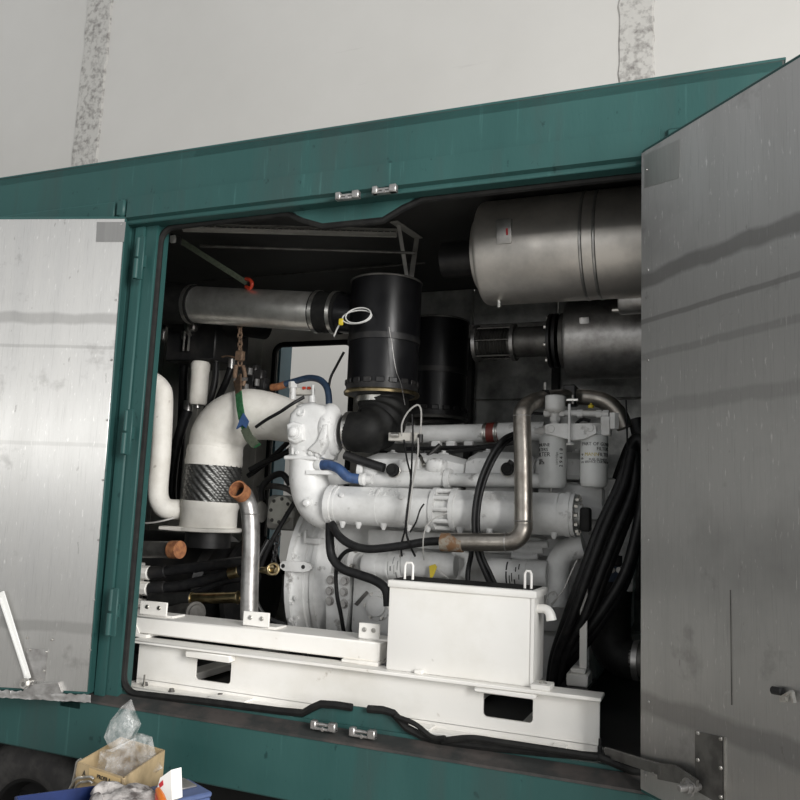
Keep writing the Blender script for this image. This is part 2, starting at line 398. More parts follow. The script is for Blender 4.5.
# inside lining
part(MB().box((XFAR, .06, ZC - .02), (XEND - .05, YB, ZC)), 'ceiling_lining', M['ceil'])
wx0, wx1, wz0, wz1 = -3.235, -2.56, 1.45, 3.18
bw = MB()
def panelrow(mb, x0, x1, z0, z1, y=YB): mb.box((x0, y, z0), (x1, y + .05, z1))
b1 = MB(); panelrow(b1, XFAR, wx0, 1.05, ZC); panelrow(b1, wx0, wx1, wz1, ZC); panelrow(b1, wx0, wx1, 1.05, wz0); panelrow(b1, wx1, -2.35, 1.05, ZC)
for i in range(12):
    x = XFAR + .1 + i * .19
    if x < wx0 - .06: b1.box((x, YB - .012, 1.05), (x + .05, YB, ZC), .004)
part(b1, 'back_wall', M['beige'])
b2 = MB()
xs = [-2.35, -1.62, -1.02, -.42, XEND - .05]
for i in range(4):
    for (z0, z1) in ((1.05, 1.95), (1.955, 2.72), (2.725, ZC - .02)):
        b2.box((xs[i] + .004, YB - .03, z0), (xs[i + 1] - .004, YB + .05, z1), .006)
part(b2, 'foil_lining', M['foil'])
part(MB().box((-2.3, YB - .12, 3.14), (-.1, YB - .03, 3.24), .004), 'wall_rail', M['dull'])
for x in (-1.62, -1.02): part(MB().box((x - .025, YB - .09, 1.06), (x + .025, YB - .03, 3.14), .004), 'wall_stud', M['ceil'])
# doorway in the far side: dark seal and blue jamb
def rrect(x0, x1, z0, z1, r, y, n=5):
    pts = []
    for (cx, cz, a0) in ((x1 - r, z1 - r, 0), (x0 + r, z1 - r, 90), (x0 + r, z0 + r, 180), (x1 - r, z0 + r, 270)):
        for k in range(n + 1):
            a = R_(a0 + 90 * k / n); pts.append(V(cx + r * math.cos(a), y, cz + r * math.sin(a)))
    return pts
part(MB().tube(rrect(wx0, wx1, wz0, wz1, .07, YB - .005), .022, 8, 1, False, True), 'far_door_seal', M['rubber'])
mb = MB().box((wx0 - .02, YB + .05, 1.0), (wx0 + .02, YB + .22, 3.3)).box((wx1 - .02, YB + .05, 1.0), (wx1 + .02, YB + .22, 3.3))
part(mb, 'far_door_jamb', M['teal'])
# opening seal with its two jogs round the keeper plates
r = .075; pts = []
def arc(cx, cz, a0, a1, n=5):
    for k in range(n + 1):
        a = R_(a0 + (a1 - a0) * k / n); pts.append(V(cx + r * math.cos(a), -.002, cz + r * math.sin(a)))
arc(XL + r, ZT - r, 180, 90)
jz = lambda x, z: pts.append(V(x, -.002, z))
for x, z in ((-1.80, ZT), (-1.72, ZT - .04), (-1.62, ZT - .075), (-1.33, ZT - .075), (-1.24, ZT - .03), (-1.15, ZT)): jz(x, z)
arc(XR - r, ZT - r, 90, 0); arc(XR - r, ZS + r, 0, -90)
sl = lambda u, v: V(at(u, v, -.002).x, -.002, at(u, v, -.002).z)
for u, v in ((600, 757), (540, 752), (480, 746), (437, 741), (422, 736), (407, 728), (393, 713), (383, 710), (368, 709)): pts.append(sl(u, v))
brk = len(pts)
for u, v in ((352, 707.5), (336, 705), (321, 704), (312, 708), (303, 713), (280, 711), (200, 701)): pts.append(sl(u, v))
arc(XL + r, ZS + r, 270, 180)
pts = pts[brk:] + pts[:brk]
gs = MB().tube(pts, .0155, 8, 1)
part(gs, 'door_seal', M['rubber'])
for z0_, z1_ in ((ZS - .03, ZS + .006), (ZT - .006, ZT + .02)): part(MB().box((XL, .0, z0_), (XR, .02, z1_)), 'seal_flange', G)
part(MB().prism([V(-1.74, .008, 1.05), V(-1.0, .008, 1.05), sl(425, 738) + Y * .010, sl(407, 729) + Y * .010, sl(393, 712) + Y * .010, sl(368, 709) + Y * .010, sl(352, 707) + Y * .010, sl(321, 704) + Y * .010, sl(305, 712) + Y * .010], Y * .012), 'keeper_plate', G)
part(MB().prism([V(-1.80, -.012, 3.27), V(-1.16, -.012, 3.27), V(-1.24, -.012, ZT - .03), V(-1.33, -.012, ZT - .07), V(-1.62, -.012, ZT - .07), V(-1.72, -.012, ZT - .035)], Y * .012), 'keeper_plate', G)
# loose torn strip of the seal along the sill
part(MB().tube([at(442, 741, -.02), at(470, 738, -.03), at(500, 742, -.035), at(540, 748, -.03), at(598, 757, -.02)], .012, 8), 'torn_seal', M['rubber'])
part(MB().tube([at(395, 716, -.02), at(415, 724, -.025), at(432, 737, -.03), at(445, 738, -.04)], .010, 8), 'torn_seal', M['rubber'])
# keepers
def keeper(u, v, y, dz=0):
    c = at(u, v, y); m = MB()
    m.box(c + V(-.055, -.012, -.016), c + V(.055, .012, -.006), .002).box(c + V(-.055, -.016, -.016), c + V(-.03, .012, .018), .004).box(c + V(.022, -.016, -.016), c + V(.055, .012, .018), .004).cyl(c + V(-.03, 0, .004), c + V(.025, 0, .004), .007, 10)
    m.bolt(c + V(.0, -.012, -.01), -Y, .006, .006); return m
for (u, v, y) in ((348, 196, YF - .03), (385, 190, YF - .03)): part(keeper(u, v, y), 'latch_keeper', M['galv'])
for (u, v, y) in ((324, 726, YF + .025), (363, 733, YF + .025)): part(keeper(u, v, y), 'latch_keeper', M['galv'])
# hinges on the left post (and their twins on the right)
for v in (258, 432, 612):
    u = {258: 137, 432: 125, 612: 110}[v]; c = at(u, v, -.10)
    m = MB().cyl(c + V(0, 0, -.10), c + V(0, 0, -.004), .014, 12, .002).cyl(c + V(0, 0, .004), c + V(0, 0, .10), .010, 12, .002)
    m.box(c + V(0, .0, -.105), c + V(.035, .012, .105), .003).box(c + V(-.005, .0, -.03), c + V(.005, .06, .03), .002)
    part(m, 'hinge', G)
for z in (1.4, 2.2, 3.05):
    c = V(-.12, -.085, z); part(MB().cyl(c + V(0, 0, -.10), c + V(0, 0, .10), .013, 12, .002), 'hinge', G)
# ceiling cable rail, conduit
A, B = at(183, 235, .55), at(396, 246, .95); A.z = B.z = ZC - .055; 
dirv = (B - A).normalized(); sd = dirv.cross(Z)
m = MB().beam(A, B, .006, .014, Z).beam(A - Z * .034, B - Z * .034, .006, .018, Z).beam(A - Z * .036 + sd * .03, B - Z * .036 + sd * .03, .06, .004, Z)
L_ = (B - A).length; n = 34
for i in range(n + 1): m.beam(A + dirv * (L_ * i / n) - Z * .0, A + dirv * (L_ * i / n) - Z * .034, .022, .006, dirv)
part(m, 'cable_rail', M['castgrey'])
A2, B2 = at(200, 246, .62), at(415, 253, 1.02); part(MB().tube([A2, B2], .009, 8, 1), 'conduit', M['dull'])
A3, B3 = at(203, 281, 1.62), at(425, 263, 1.62); part(MB().tube([A3, B3], .007, 8, 1), 'conduit', M['dull'])

# ------------------------------------------------------------- doors (parts of the container)
def door(hx, dirx, diry, w, z0, z1, nsign, tilt=0.0, mg=.012):
    """box leaf from the hinge line along (dirx, diry); inner skin faces nsign*normal"""
    d = V(dirx, diry, 0).normalized(); nrm = V(-d.y, d.x, 0) * nsign; h = V(hx, YF - .02, 0)
    d2 = d * math.cos(tilt) - Z * math.sin(tilt); Z2 = Z * math.cos(tilt) + d * math.sin(tilt)
    P = lambda s, t, z: h + d2 * s + nrm * t + Z2 * (z - z1) + Z * z1
    def slab(mb, s0, s1, t0, t1, a, b, bev=0):
        c0 = P((s0 + s1) / 2, (t0 + t1) / 2, (a + b) / 2)
        rot = Matrix((d2, nrm, Z2)).transposed(); hh = V(abs(s1 - s0) / 2, abs(t1 - t0) / 2, (b - a) / 2)
        return mb.box(c0 - hh, c0 + hh, bev, rot)
    leaf = slab(MB(), 0, w, -.055, -.004, z0, z1, .004).build('door', G, K)
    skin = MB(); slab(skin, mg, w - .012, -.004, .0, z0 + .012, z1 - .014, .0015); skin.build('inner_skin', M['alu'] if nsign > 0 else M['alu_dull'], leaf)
    return leaf, P, slab, d, nrm
LZ0, LZ1 = 1.075, 3.285
ld, LP, lslab, lv, ln = door(-2.635, -.957, -.284, 1.16, LZ0, LZ1, 1, R_(.7), .006)
rd, RP, rslab, rv, rn = door(-.262, .68, -.72, 1.16, 1.05, 3.30, -1, 0, .004)
def onplane(P0, nrm, u, v, off=0.0):
    r = _ray(u, v); k = (P0 + nrm * off - CAM).dot(nrm) / r.dot(nrm); return CAM + r * k
LO = LP(0, 0, 2); RO = RP(0, 0, 2)
lp = lambda u, v, o=0.0: onplane(LO, ln, u, v, o)
rp_ = lambda u, v, o=0.0: onplane(RO, rn, u, v, o)
def dpoly(f, pts, nrm, th): return MB().prism([f(u, v) for u, v in pts], nrm * th)
# left door fittings
dpoly(lp, [(27, 648), (48, 650), (45, 681), (25, 680)], ln, .004).build('patch_plate', M['galv'], ld)
m = MB().beam(lp(1, 592, .02), lp(28, 679, .02), .03, .008, ln, .002); m.beam(lp(0, 598, .025), lp(26, 676, .025), .008, .014, ln, .001); sb = m.build('stay_bar', M['white_plastic'], ld)
m = MB(); c = lp(29, 682, 0); m.cyl(c, c + ln * .05, .012, 14, .002); m.bolt(c + ln * .03, ln, .018, .02); m.bolt(lp(24, 684, .0), ln, .012, .016); m.build('pivot_bolt', M['zinc'], sb)
m = MB().prism([lp(30, 684), lp(60, 682), lp(64, 692), lp(22, 694)], ln * .018); m.build('stay_bracket', M['galv'], ld)
for v in (224, 300, 360, 420, 480, 540, 600, 650): MB().lathe(lp(126 - (v - 218) * .073 - 4, v), ln, [(0, .006), (.003, .005), (.004, 0)], 8).build('rivet', M['galv'], ld)
for (u, v) in ((30, 650), (46, 652), (44, 671), (27, 672), (52, 640), (27, 638)): MB().lathe(lp(u, v, .004), ln, [(0, .006), (.003, .005), (.004, 0)], 8).build('rivet', M['zinc'], ld)
m = MB(); vs = []; nx, nz = 60, 5                          # crumpled sealing tape along the bottom edge
for i in range(nx + 1):
    for k in range(nz):
        u = -40 + i * 2.18; v = 690 + k * 1.9 + u * .055 + (2.2 if k == 0 else 1.2) * noise.noise((u * .22, k * .2, 0))
        vs.append(lp(u, v, .004 + .009 * abs(noise.noise((u * .35, k * 1.3, 2)))))
m.add(vs, [[i * nz + k, i * nz + k + 1, (i + 1) * nz + k + 1, (i + 1) * nz + k] for i in range(nx) for k in range(nz - 1)])
m.build('sealing_tape', M['galv'], ld)
dpoly(lp, [(97, 222), (126, 222), (124, 242), (96, 242)], ln, .0012).build('skin_patch', M['alu_patch'], ld)
# right door fittings
cp = dpoly(rp_, [(696, 731), (723, 737), (724, 806), (696, 790)], rn, .004).build('cover_plate', M['dull'], rd)
for (u, v) in ((698, 733), (721, 739), (698, 760), (721, 768), (721, 797)): MB().lathe(rp_(u, v, .004), rn, [(0, .0065), (.004, .005), (.005, 0)], 8).build('plate_screw', M['zinc'], cp)
m = MB().prism([rp_(725, 737), rp_(725.8, 737), rp_(725.8, 808), rp_(725, 808)], rn * .004); m.build('plate_edge', M['zinc'], cp)
for (u, v) in ((648, 628), (649, 702), (647, 170), (648, 540), (648, 450), (648, 360), (648, 270)): MB().lathe(rp_(u, v), rn, [(0, .005), (.003, .004), (.004, 0)], 8).build('rivet', M['galv'], rd)
MB().prism([rp_(730.3, 590), rp_(731, 590), rp_(732.4, 705), rp_(731.6, 705)], rn * .002).build('sheet_seam', M['dull'], rd)
dpoly(rp_, [(644.5, 155), (680, 139), (679, 178), (644.5, 188)], rn, .001).build('skin_patch', M['alu_patch'], rd)
m = MB().cyl(rp_(772, 690, .014), rp_(783, 692, .014), .011, 12, .003); lt = m.build('door_latch', M['blackmetal'], rd)
m = MB().prism([rp_(782, 697, .012), rp_(793, 690, .012), rp_(794.5, 691.5, .012), rp_(797, 703, .012), rp_(795.4, 703, .012), rp_(793, 693, .012), rp_(789, 697, .012), rp_(788, 702, .012), rp_(783, 702, .012)], rn * .012)
m.bolt(rp_(785.5, 699, .024), rn, .006, .006); m.build('latch_lever', M['zinc'], lt)
# stay arm of the right door: from the sill to the bolt on the cover plate
a, b, c2 = at(606, 752, .03), rp_(662, 770, .035), rp_(700, 786, .035)
m = MB().beam(a, b, .012, .035, Z, .002).prism([rp_(659, 763, .03), rp_(676, 765, .03), rp_(699, 780, .03), rp_(699, 787, .03), rp_(660, 779, .03)], rn * .01)
sa = m.build('stay_arm', M['dull'], rd)
m = MB(); q = rp_(698, 786, 0); m.cyl(q, q + rn * .05, .015, 14, .003).bolt(q + rn * .035, rn, .02, .018); q = rp_(703, 786, 0); m.cyl(q + rn * .01, q + rn * .09, .010, 12, .002).cyl(q + rn * .03, q + rn * .045, .015, 12).cyl(q + rn * .055, q + rn * .065, .014, 12)
m.build('pivot_bolt', M['galv'], sa)
for u in (646, 655): MB().bolt(rp_(u, 774, .03), rn, .007, .009).build('stay_bolt', M['galv'], sa)
# ------------------------------------------------------------- helpers for fittings
def PX(pts, y=None):
    return [at(p[0], p[1], p[2] if len(p) > 2 else y) for p in pts]
def hose(pts, rpx, y=None, n=12, sub=6):
    P = PX(pts, y); u, v = pts[len(pts) // 2][:2]; yy = pts[len(pts) // 2][2] if len(pts[0]) > 2 else y
    return MB().tube(P, S(u, v, yy, rpx), n, sub)
def bolts(parent, name, pos, ax, m, r=.011, h=.009):
    for p in pos: MB().bolt(p, ax, r, h).build(name, m, parent)
def along(p, q, t): return p + (q - p) * t

# ------------------------------------------------------------- skid frame
SK = thing('skid_frame', 'white painted steel skid frame with cut-outs carrying the engine', 'frame')
sx0, sx1 = -2.585, -.43; y0 = .17; zt = 1.272; zb = 1.105
def cutweb(x0, x1, z0, z1, y, th, holes):
    """plate with rounded rectangular holes"""
    b = MB(); xs = sorted([x0, x1] + [h[0] for h in holes] + [h[1] for h in holes])
    for a, c in zip(xs, xs[1:]):
        h = [q for q in holes if q[0] <= a + 1e-6 and q[1] >= c - 1e-6]
        if h:
            q = h[0]; b.box((a, y, z0), (c, y + th, q[2])); b.box((a, y, q[3]), (c, y + th, z1))
            rr = .016
            for (cx, cz, sx, sz) in ((a, q[2], 1, 1), (c, q[2], -1, 1), (a, q[3], 1, -1), (c, q[3], -1, -1)):
                poly = [V(cx, y, cz), V(cx + sx * rr, y, cz)] + [V(cx + sx * rr * (1 - math.sin(R_(t))), y, cz + sz * rr * (1 - math.cos(R_(t)))) for t in (22, 45, 68)] + [V(cx, y, cz + sz * rr)]
                b.prism(poly, Y * th)
        else: b.box((a, y, z0), (c, y + th, z1))
    return b
h1 = at(195, 672, y0); h1b = at(231, 672, y0); h2 = at(483, 707, y0); h2b = at(533, 707, y0)
hz = lambda v, u: at(u, v, y0).z
holes = [(h1.x, h1b.x, hz(682, 213), hz(659, 213)), (h2.x, h2b.x, hz(720, 508), hz(694, 508))]
cutweb(sx0 + .02, sx1, zb, zt, y0, .012, holes).build('front_web', M['skid'], SK)
MB().box((sx0 - .015, y0 - .045, zt), (sx1 + .01, y0 + .07, zt + .014), .003).build('top_flange', M['skid'], SK)
MB().box((sx0 - .03, y0 - .075, zb - .035), (sx1 + .02, y0 + .07, zb - .02), .003).build('bottom_flange', M['skid'], SK)
MB().box((sx0 + .02, y0, zb - .022), (sx1, y0 + .012, zb + .002)).build('web_foot', M['skid'], SK)
for h in holes: MB().box((h[0] - .025, y0 - .05, h[3] + .002), (h[1] + .02, y0 - .0, zt - .002), .004).build('lifting_pad', M['skid'], SK)
MB().box((sx0 + .02, 1.95, zb - .035), (sx1, 2.07, zt + .014), .004).build('rear_rail', M['skid'], SK)
for x in (-2.45, -1.75, -1.1, -.72): MB().box((x - .05, y0 + .012, zb - .035), (x + .05, 1.95, zb), .004).build('crossmember', M['skid'], SK)
# bolts and studs standing on the lower flange
fz = zb - .02
for (u, v) in ((150, 684), (167, 693), (222, 696), (413, 719), (602, 752)):
    p = atz(u, v, fz); p.y = min(max(p.y, y0 - .055), y0 - .02); MB().bolt(p, Z, .011, .014).build('flange_bolt', M['dull'], SK)
p = at(144, 683, y0 - .05); MB().cyl(V(p.x, p.y, fz), V(p.x, p.y, fz + .055), .0045, 8).build('stud', M['zinc'], SK)
p = at(600, 740, y0 - .05); MB().cyl(V(p.x, p.y, fz), V(p.x, p.y, fz + .035), .009, 10, .002).cyl(V(p.x, p.y, fz + .03), V(p.x, p.y, fz + .06), .006, 8).build('stud', M['blackmetal'], SK)
for (u0, u1, v) in ((211, 248, 697), (404, 432, 721), (552, 566, 738)):
    a, b = at(u0, v, y0 - .05), at(u1, v, y0 - .05); MB().box((a.x, y0 - .075, fz), (b.x, y0, fz + .010), .002).build('shim_plate', M['skid'], SK)
# upper rail (box section) with lugs
ux0, ux1 = at(134, 640, .24).x, at(381, 660, .24).x
zu0, zu1 = zt + .028, zt + .108
MB().box((ux0, .22, zu0), (ux1, .42, zu1), .006).build('upper_rail', M['skid'], SK)
for a_, b_ in ((ux0, ux0 + .1), (ux1 - .17, ux1)): MB().box((a_, .205, zt + .014), (b_, .42, zu0), .002).build('spacer_plate', M['skid'], SK)
MB().prism([V(ux0 - .001, .219, zu0), V(ux0 + .05, .219, zu0), V(ux0 - .001, .219, zu1)], Y * -.004).build('gusset', M['skid'], SK)
for (u0, u1, vb) in ((137, 164, 622), (241, 267, 628), (357, 378, 641)):
    a, b = at(u0, vb, .25), at(u1, vb, .25); zz = zu1
    w = b.x - a.x
    m = MB().box((a.x, .262, zz), (b.x, .272, zz + .07), .002).box((a.x, .262, zz), (b.x + .04, .36, zz + .010), .002)
    lug = m.build('mounting_lug', M['skid'], SK)
    for t in (.28, .72): MB().bolt((a.x + w * t, .262, zz + .042), -Y, .008, .006).build('lug_bolt', M['zinc'], lug)
MB().box((at(425, 668, .2).x - .03, .15, zt + .014), (at(425, 668, .2).x + .005, .26, zt + .03), .003).build('shim_plate', M['skid'], SK)
# clips beside the tank
p = at(542, 677, .2)
MB().box((p.x - .03, .13, zt + .014), (p.x + .045, .22, zt + .034), .003).build('tank_clamp', M['skid'], SK)
MB().bolt((p.x + .01, .17, zt + .034), Z, .011, .012).build('flange_bolt', M['zinc'], SK)
p = at(579, 674, .55); MB().box((p.x - .045, .50, zt - .03), (p.x + .045, .62, zt + .02), .004).box((p.x - .032, .52, zt + .02), (p.x + .032, .60, zt + .04), .004).build('strut_foot', M['skid'], SK)
MB().box((at(579, 668, .6).x - .06, .3, zb - .03), (at(579, 668, .6).x + .06, .70, zt - .03)).build('strut_base', M['blackmetal'], SK)
a, b = at(583, 662, .55), at(583, 585, .55); MB().box((a.x - .016, .55, zt + .03), (a.x + .016, .562, b.z + .02), .002).build('strut', M['skid'], SK)

# ------------------------------------------------------------- white tank on the skid
TK = thing('water_tank', 'white steel box tank with two wire handles standing on skid frame', 'tank')
tx0, tx1, ty0, ty1, tz0, tz1 = at(387, 640, .17).x, at(533.5, 640, .17).x, .17, .37, zt + .014, 1.652
MB().box((tx0, ty0, tz0), (tx1, ty1, tz1 - .028), .006, seg=2).build('tank_body', M['tank'], TK)
MB().box((tx0 - .004, ty0 - .012, tz1 - .03), (tx1 + .012, ty1 + .008, tz1), .006, seg=2).build('lid', M['tank'], TK)
MB().box((tx0 + .012, ty0 + .012, tz1 - .002), (tx1 - .01, ty1 - .006, tz1 + .004), .002).build('lid_seal', M['rubber'], TK)
MB().box((tx1 - .012, ty0 - .006, tz0), (tx1 + .003, ty0 + .004, tz1 - .03), .002).build('corner_strip', M['tank'], TK)
for (u0, u1) in ((404, 412), (524.5, 531)):
    a, b = at(u0, 575, .19), at(u1, 575, .19); zz = tz1
    MB().tube([V(a.x, .20, zz - .005), V(a.x, .20, zz + .062), V(a.x + .006, .20, zz + .072), V(b.x - .006, .20, zz + .072), V(b.x, .20, zz + .062), V(b.x, .20, zz - .005)], .0055, 10, 1).build('handle', M['tank'], TK)
c = V(tx1, .24, tz1 - .075)
MB().tube([c, c + V(.03, -.005, .002), c + V(.05, -.01, -.012), c + V(.058, -.012, -.04)], [.017, .018, .019, .021], 14).build('spout', M['tank'], TK)

# ------------------------------------------------------------- engine
EN = thing('diesel_engine', 'large white painted diesel engine on the skid inside the container', 'engine')
E = M['engine']
def ep(mb, name, m=E, parent=EN, **k): return mb.build(name, m, parent, **k)
EY = 1.2
# bell housing, seen from its rim
bx = at(285, 590, .74).x; bc = V(bx, EY, 1.56)
bell = ep(MB().lathe(bc, X, [(0, 0), (0, .475), (.028, .475), (.028, .455), (.045, .44), (.085, .437), (.09, .425), (.12, .422), (.125, .434), (.15, .432), (.16, .42), (.20, .405), (.23, .40), (.23, 0)], 56), 'bell_housing')
for k in range(9):
    a = R_(-30 + k * 15); p = bc + X * .028 + V(0, -math.cos(a), math.sin(a)) * .462
    MB().bolt(p, X, .011, .016).build('flange_bolt', E, bell)
def onbell(u, v, r=.43):
    y = EY - r * .97; return at(u, v, y)
# small cast brackets and windows on the bell
p0 = at(313, 540, .80)
MB().box(p0 + V(-.045, -.02, -.02), p0 + V(.05, .06, .012), .006).box(p0 + V(-.045, -.03, -.02), p0 + V(-.03, .0, .05), .005).build('cast_lug', E, bell)
pts = []
for (u, v) in ((283, 561), (305, 562), (310, 564), (312, 568), (309, 571), (303, 572), (284, 571), (280, 568), (280, 564)): pts.append(at(u, v, .715))
br = MB().prism(pts, Y * .022).build('lifting_bracket', E, bell)
for (u, v) in ((283, 566), (303, 567)):
    p = at(u, v, .7135); MB().lathe(p, Y, [(0, 0), (0, .011), (.004, .011), (.004, 0)], 12).build('bracket_hole', M['ink'], br)
for (u, v) in ((296, 598), (287, 600), (298, 618), (291, 620)):
    MB().bolt(onbell(u, v, .46), -Y, .010, .012).build('cover_bolt', E, bell)
# block, sump, heads
bx1 = -.52
ep(MB().box((bx + .2, .86, 1.40), (bx1, 1.56, 1.98), .03, seg=2), 'engine_block')
ep(MB().box((bx + .3, .92, 1.13), (bx1 - .05, 1.48, 1.42), .05, seg=2), 'oil_sump')
m = MB()
for x0, x1 in ((-1.72, -1.2), (-1.17, -.84), (-.81, -.50)): m.box((x0, .76, 1.93), (x1, 1.10, 2.10), .03, seg=2)
for x0, x1 in ((-1.72, -1.2), (-1.17, -.84), (-.81, -.50)): MB().box((x0, .76, 1.93), (x1, 1.10, 2.10), .03, seg=2).build('cylinder_head', E, EN)
for x0, x1 in ((-1.72, -1.2), (-1.17, -.84), (-.81, -.50)): MB().box((x0, 1.34, 1.93), (x1, 1.66, 2.10), .03, seg=2).build('cylinder_head', E, EN)
# rocker covers
def cover(u0, u1, vt, vb, y):
    a, b = at(u0, (vt + vb) / 2, y), at(u1, (vt + vb) / 2, y); zt_ = at((u0 + u1) / 2, vt, y + .05).z; zb_ = at((u0 + u1) / 2, vb, y).z
    poly = [V(a.x, y, zb_), V(a.x, y - .012, zb_ + .02), V(a.x, y + .0, zt_ - .035), V(a.x, y + .05, zt_), V(a.x, y + .26, zt_), V(a.x, y + .32, zb_)]
    m = MB(); L = b.x - a.x; n = 6; vs = []; prof = []
    for i in range(n + 1):
        t = i / n; sc = 1 - .22 * (abs(2 * t - 1) ** 6); xx = a.x + L * t
        prof.append([V(xx, p.y + (1 - sc) * (.12 if p.y < y + .15 else -.12), zb_ + (p.z - zb_) * sc) for p in poly])
    k = len(poly)
    for r in prof: vs += r
    fs = [[i * k + j, i * k + (j + 1) % k, (i + 1) * k + (j + 1) % k, (i + 1) * k + j] for i in range(n) for j in range(k)]
    fs += [list(range(k))[::-1], [n * k + j for j in range(k)]]
    m.add(vs, fs); o = ep(m, 'rocker_cover')
    for t in (.25, .75):
        p = V(a.x + L * t, y + .13, zt_); MB().lathe(p, Z, [(0, .0), (0, .03), (.008, .026), (.012, .012), (.02, .012), (.02, 0)], 16).build('cover_boss', E, o)
    return o
cover(357, 462, 453, 479, .72); cover(464, 532, 452, 478, .74); cover(534, 586, 452, 479, .78)
# charge-air pipe with red coupling across the vee
a, b = at(384, 435, .98), at(486, 433, .98); r0 = S(430, 434, .98, 9)
ep(MB().lathe(a, b - a, [(0, 0), (0, r0), ((b - a).length * .28, r0), ((b - a).length * .28, r0 * 1.06), ((b - a).length * .31, r0 * 1.06), ((b - a).length * .31, r0), ((b - a).length, r0), ((b - a).length, 0)], 28), 'charge_air_pipe')
c, d = at(497, 432, .98), at(545, 431, .98); ep(MB().cyl(c, d, r0, 28), 'charge_air_pipe')
cp_ = ep(MB().cyl(b - X * .01, c + X * .01, r0 * 1.06, 28, .003), 'coupling_sleeve', M['redhose'])
for q in (b, c): MB().torus(q, X, r0 * 1.07, .004, 32, 8).cyl(q - X * .009, q + X * .009, r0 * 1.09, 28).build('hose_clamp', M['zinc'], cp_)
# rear bank pipe stays hidden; intake rail along the front heads
r1 = S(420, 478, .70, 9)
ep(MB().tube(PX([(366, 481), (400, 479), (445, 478)], .70), [r1, r1 * 1.1, r1], 18), 'water_rail')
r1b = S(500, 481, .70, 7.2)
ep(MB().tube(PX([(445, 479), (452, 480), (500, 480), (545, 481)], .70), [r1, r1b * .95, r1b, r1b], 18), 'water_rail')
q = at(449, 479, .70); ep(MB().cyl(q - X * .02, q + X * .012, r1 * 1.15, 20, .004), 'rail_flange')
for (u, v) in ((372, 470), (408, 466), (437, 466)):
    q = at(u, v, .70); ep(MB().blob(q, (.05, .05, .04), None, 3, 16, 10), 'intake_port')
q = at(365, 472, .69); ep(MB().lathe(q, V(-1, -.15, 0), [(0, .05), (.01, .058), (.03, .058), (.03, .04), (.0, .04)], 24), 'port_flange')
# big exhaust manifold along the front
MY = .62
ml, mr = at(333, 508, MY), at(569, 511, MY); mr.z = ml.z = (ml.z + mr.z) / 2 - .0
rm = S(450, 508, MY, 20)
def manifold(x0, x1):
    """round barrel with a flat cast top and small edge beads"""
    prof = []
    for k in range(56):
        q = 2 * math.pi * k / 56; yy, zz = math.cos(q) * rm, math.sin(q) * rm
        ex = -.6 * yy + .8 * zz - .91 * rm
        if ex > 0: yy += .6 * ex; zz -= .8 * ex
        prof.append((yy, zz))
    m = MB(); vs = [V(x, MY + p[0], ml.z + p[1]) for x in (x0, x1) for p in prof]; n = len(prof)
    fs = [[k, (k + 1) % n, n + (k + 1) % n, n + k] for k in range(n)] + [list(range(n))[::-1], [n + k for k in range(n)]]
    return m.add(vs, fs)
xa, xb = ml.x, mr.x; xm0, xm1 = at(437, 508, MY).x, at(456, 508, MY).x
mf1 = ep(manifold(xa, xm0), 'exhaust_manifold', sharp=24); mf2 = ep(manifold(xm1, xb), 'exhaust_manifold', sharp=24)
def mring(x0, x1, k, nm='manifold_flange', par=EN): return ep(MB().lathe(V(x0, MY, ml.z), X, [(0, 0), (0, rm * k), (x1 - x0, rm * k), (x1 - x0, 0)], 32), nm, E, par)
mring(xa - .012, xa + .018, 1.06); mring(xa + .03, xa + .042, 1.02, 'weld_ring', mf1); mring(xa + .26, xa + .268, 1.015, 'weld_ring', mf1)
fA = mring(xm0 - .012, xm0 + .01, 1.08); fB = mring(xm1 - .01, xm1 + .012, 1.08); mring(xm0, xm1, .8, 'joint_pipe')
for k in range(10):
    a = 2 * math.pi * k / 10; p = V(xm0 + .01, MY - math.cos(a) * rm * .96, ml.z + math.sin(a) * rm * .96)
    MB().cyl(p, p + X * (xm1 - xm0 - .02), .011, 8).build('flange_bolt', E, fA)
xw = at(525, 508, MY).x
mring(xb - .012, xb + .012, 1.05); fE = mring(xb + .012, xb + .03, 1.0); mring(xb - .05, xb - .04, 1.02, 'weld_ring', mf2)
ep(MB().lathe(V(xb + .03, MY, ml.z), X, [(0, 0), (0, .045), (.03, .045), (.035, .025), (.06, .025), (.06, 0)], 20), 'end_plug')
for k in range(12):
    a = 2 * math.pi * k / 12; p = V(xb + .03, MY - math.cos(a) * rm * .84, ml.z + math.sin(a) * rm * .84)
    MB().bolt(p, X, .011, .02, False).build('flange_bolt', M['zinc'], fE)
q = at(583, 520, MY - .03); ep(MB().box(q + V(-.012, -.03, -.05), q + V(.035, .03, .055), .012, seg=2), 'sensor', M['rubber'])
for u in (346, 362, 387, 412, 431, 463, 492, 520, 556):
    p = V(at(u, 525, MY).x, MY - rm * .45, ml.z - rm * .93)
    MB().lathe(p, -Z, [(0, 0), (-.01, .02), (.012, .013), (.022, .008), (.022, 0)], 10).build('manifold_boss', E, mf1 if u < 445 else mf2)
for u in (349, 408, 520):
    p = V(at(u, 498, MY).x, MY - rm * .9, ml.z + rm * .5); MB().lathe(p, V(0, -1, .6), [(0, 0), (0, .013), (.006, .011), (.006, 0)], 12).build('manifold_boss', E, mf1 if u < 445 else mf2)
upn = V(0, .45, .9).normalized()
def emboss(par, t1, t2, u, v):
    c = V(at(u, v, MY).x, MY - rm * .74, ml.z + rm * .74); upv = V(0, .76, .65).normalized()
    c = V(c.x, MY - rm * .546, ml.z + rm * .728); fu = V(0, .8, .6)
    m = MB(); text_flat(m, t1, .032, c + fu * .019, X, fu, .0025); text_flat(m, t2, .032, c - fu * .016, X, fu, .0025); m.build('cast_lettering', E, par)
emboss(mf1, '51.08101-50', '2.876 EN-JS', 388, 489); emboss(mf2, '51.08102', '2.927 EN', 497, 491)
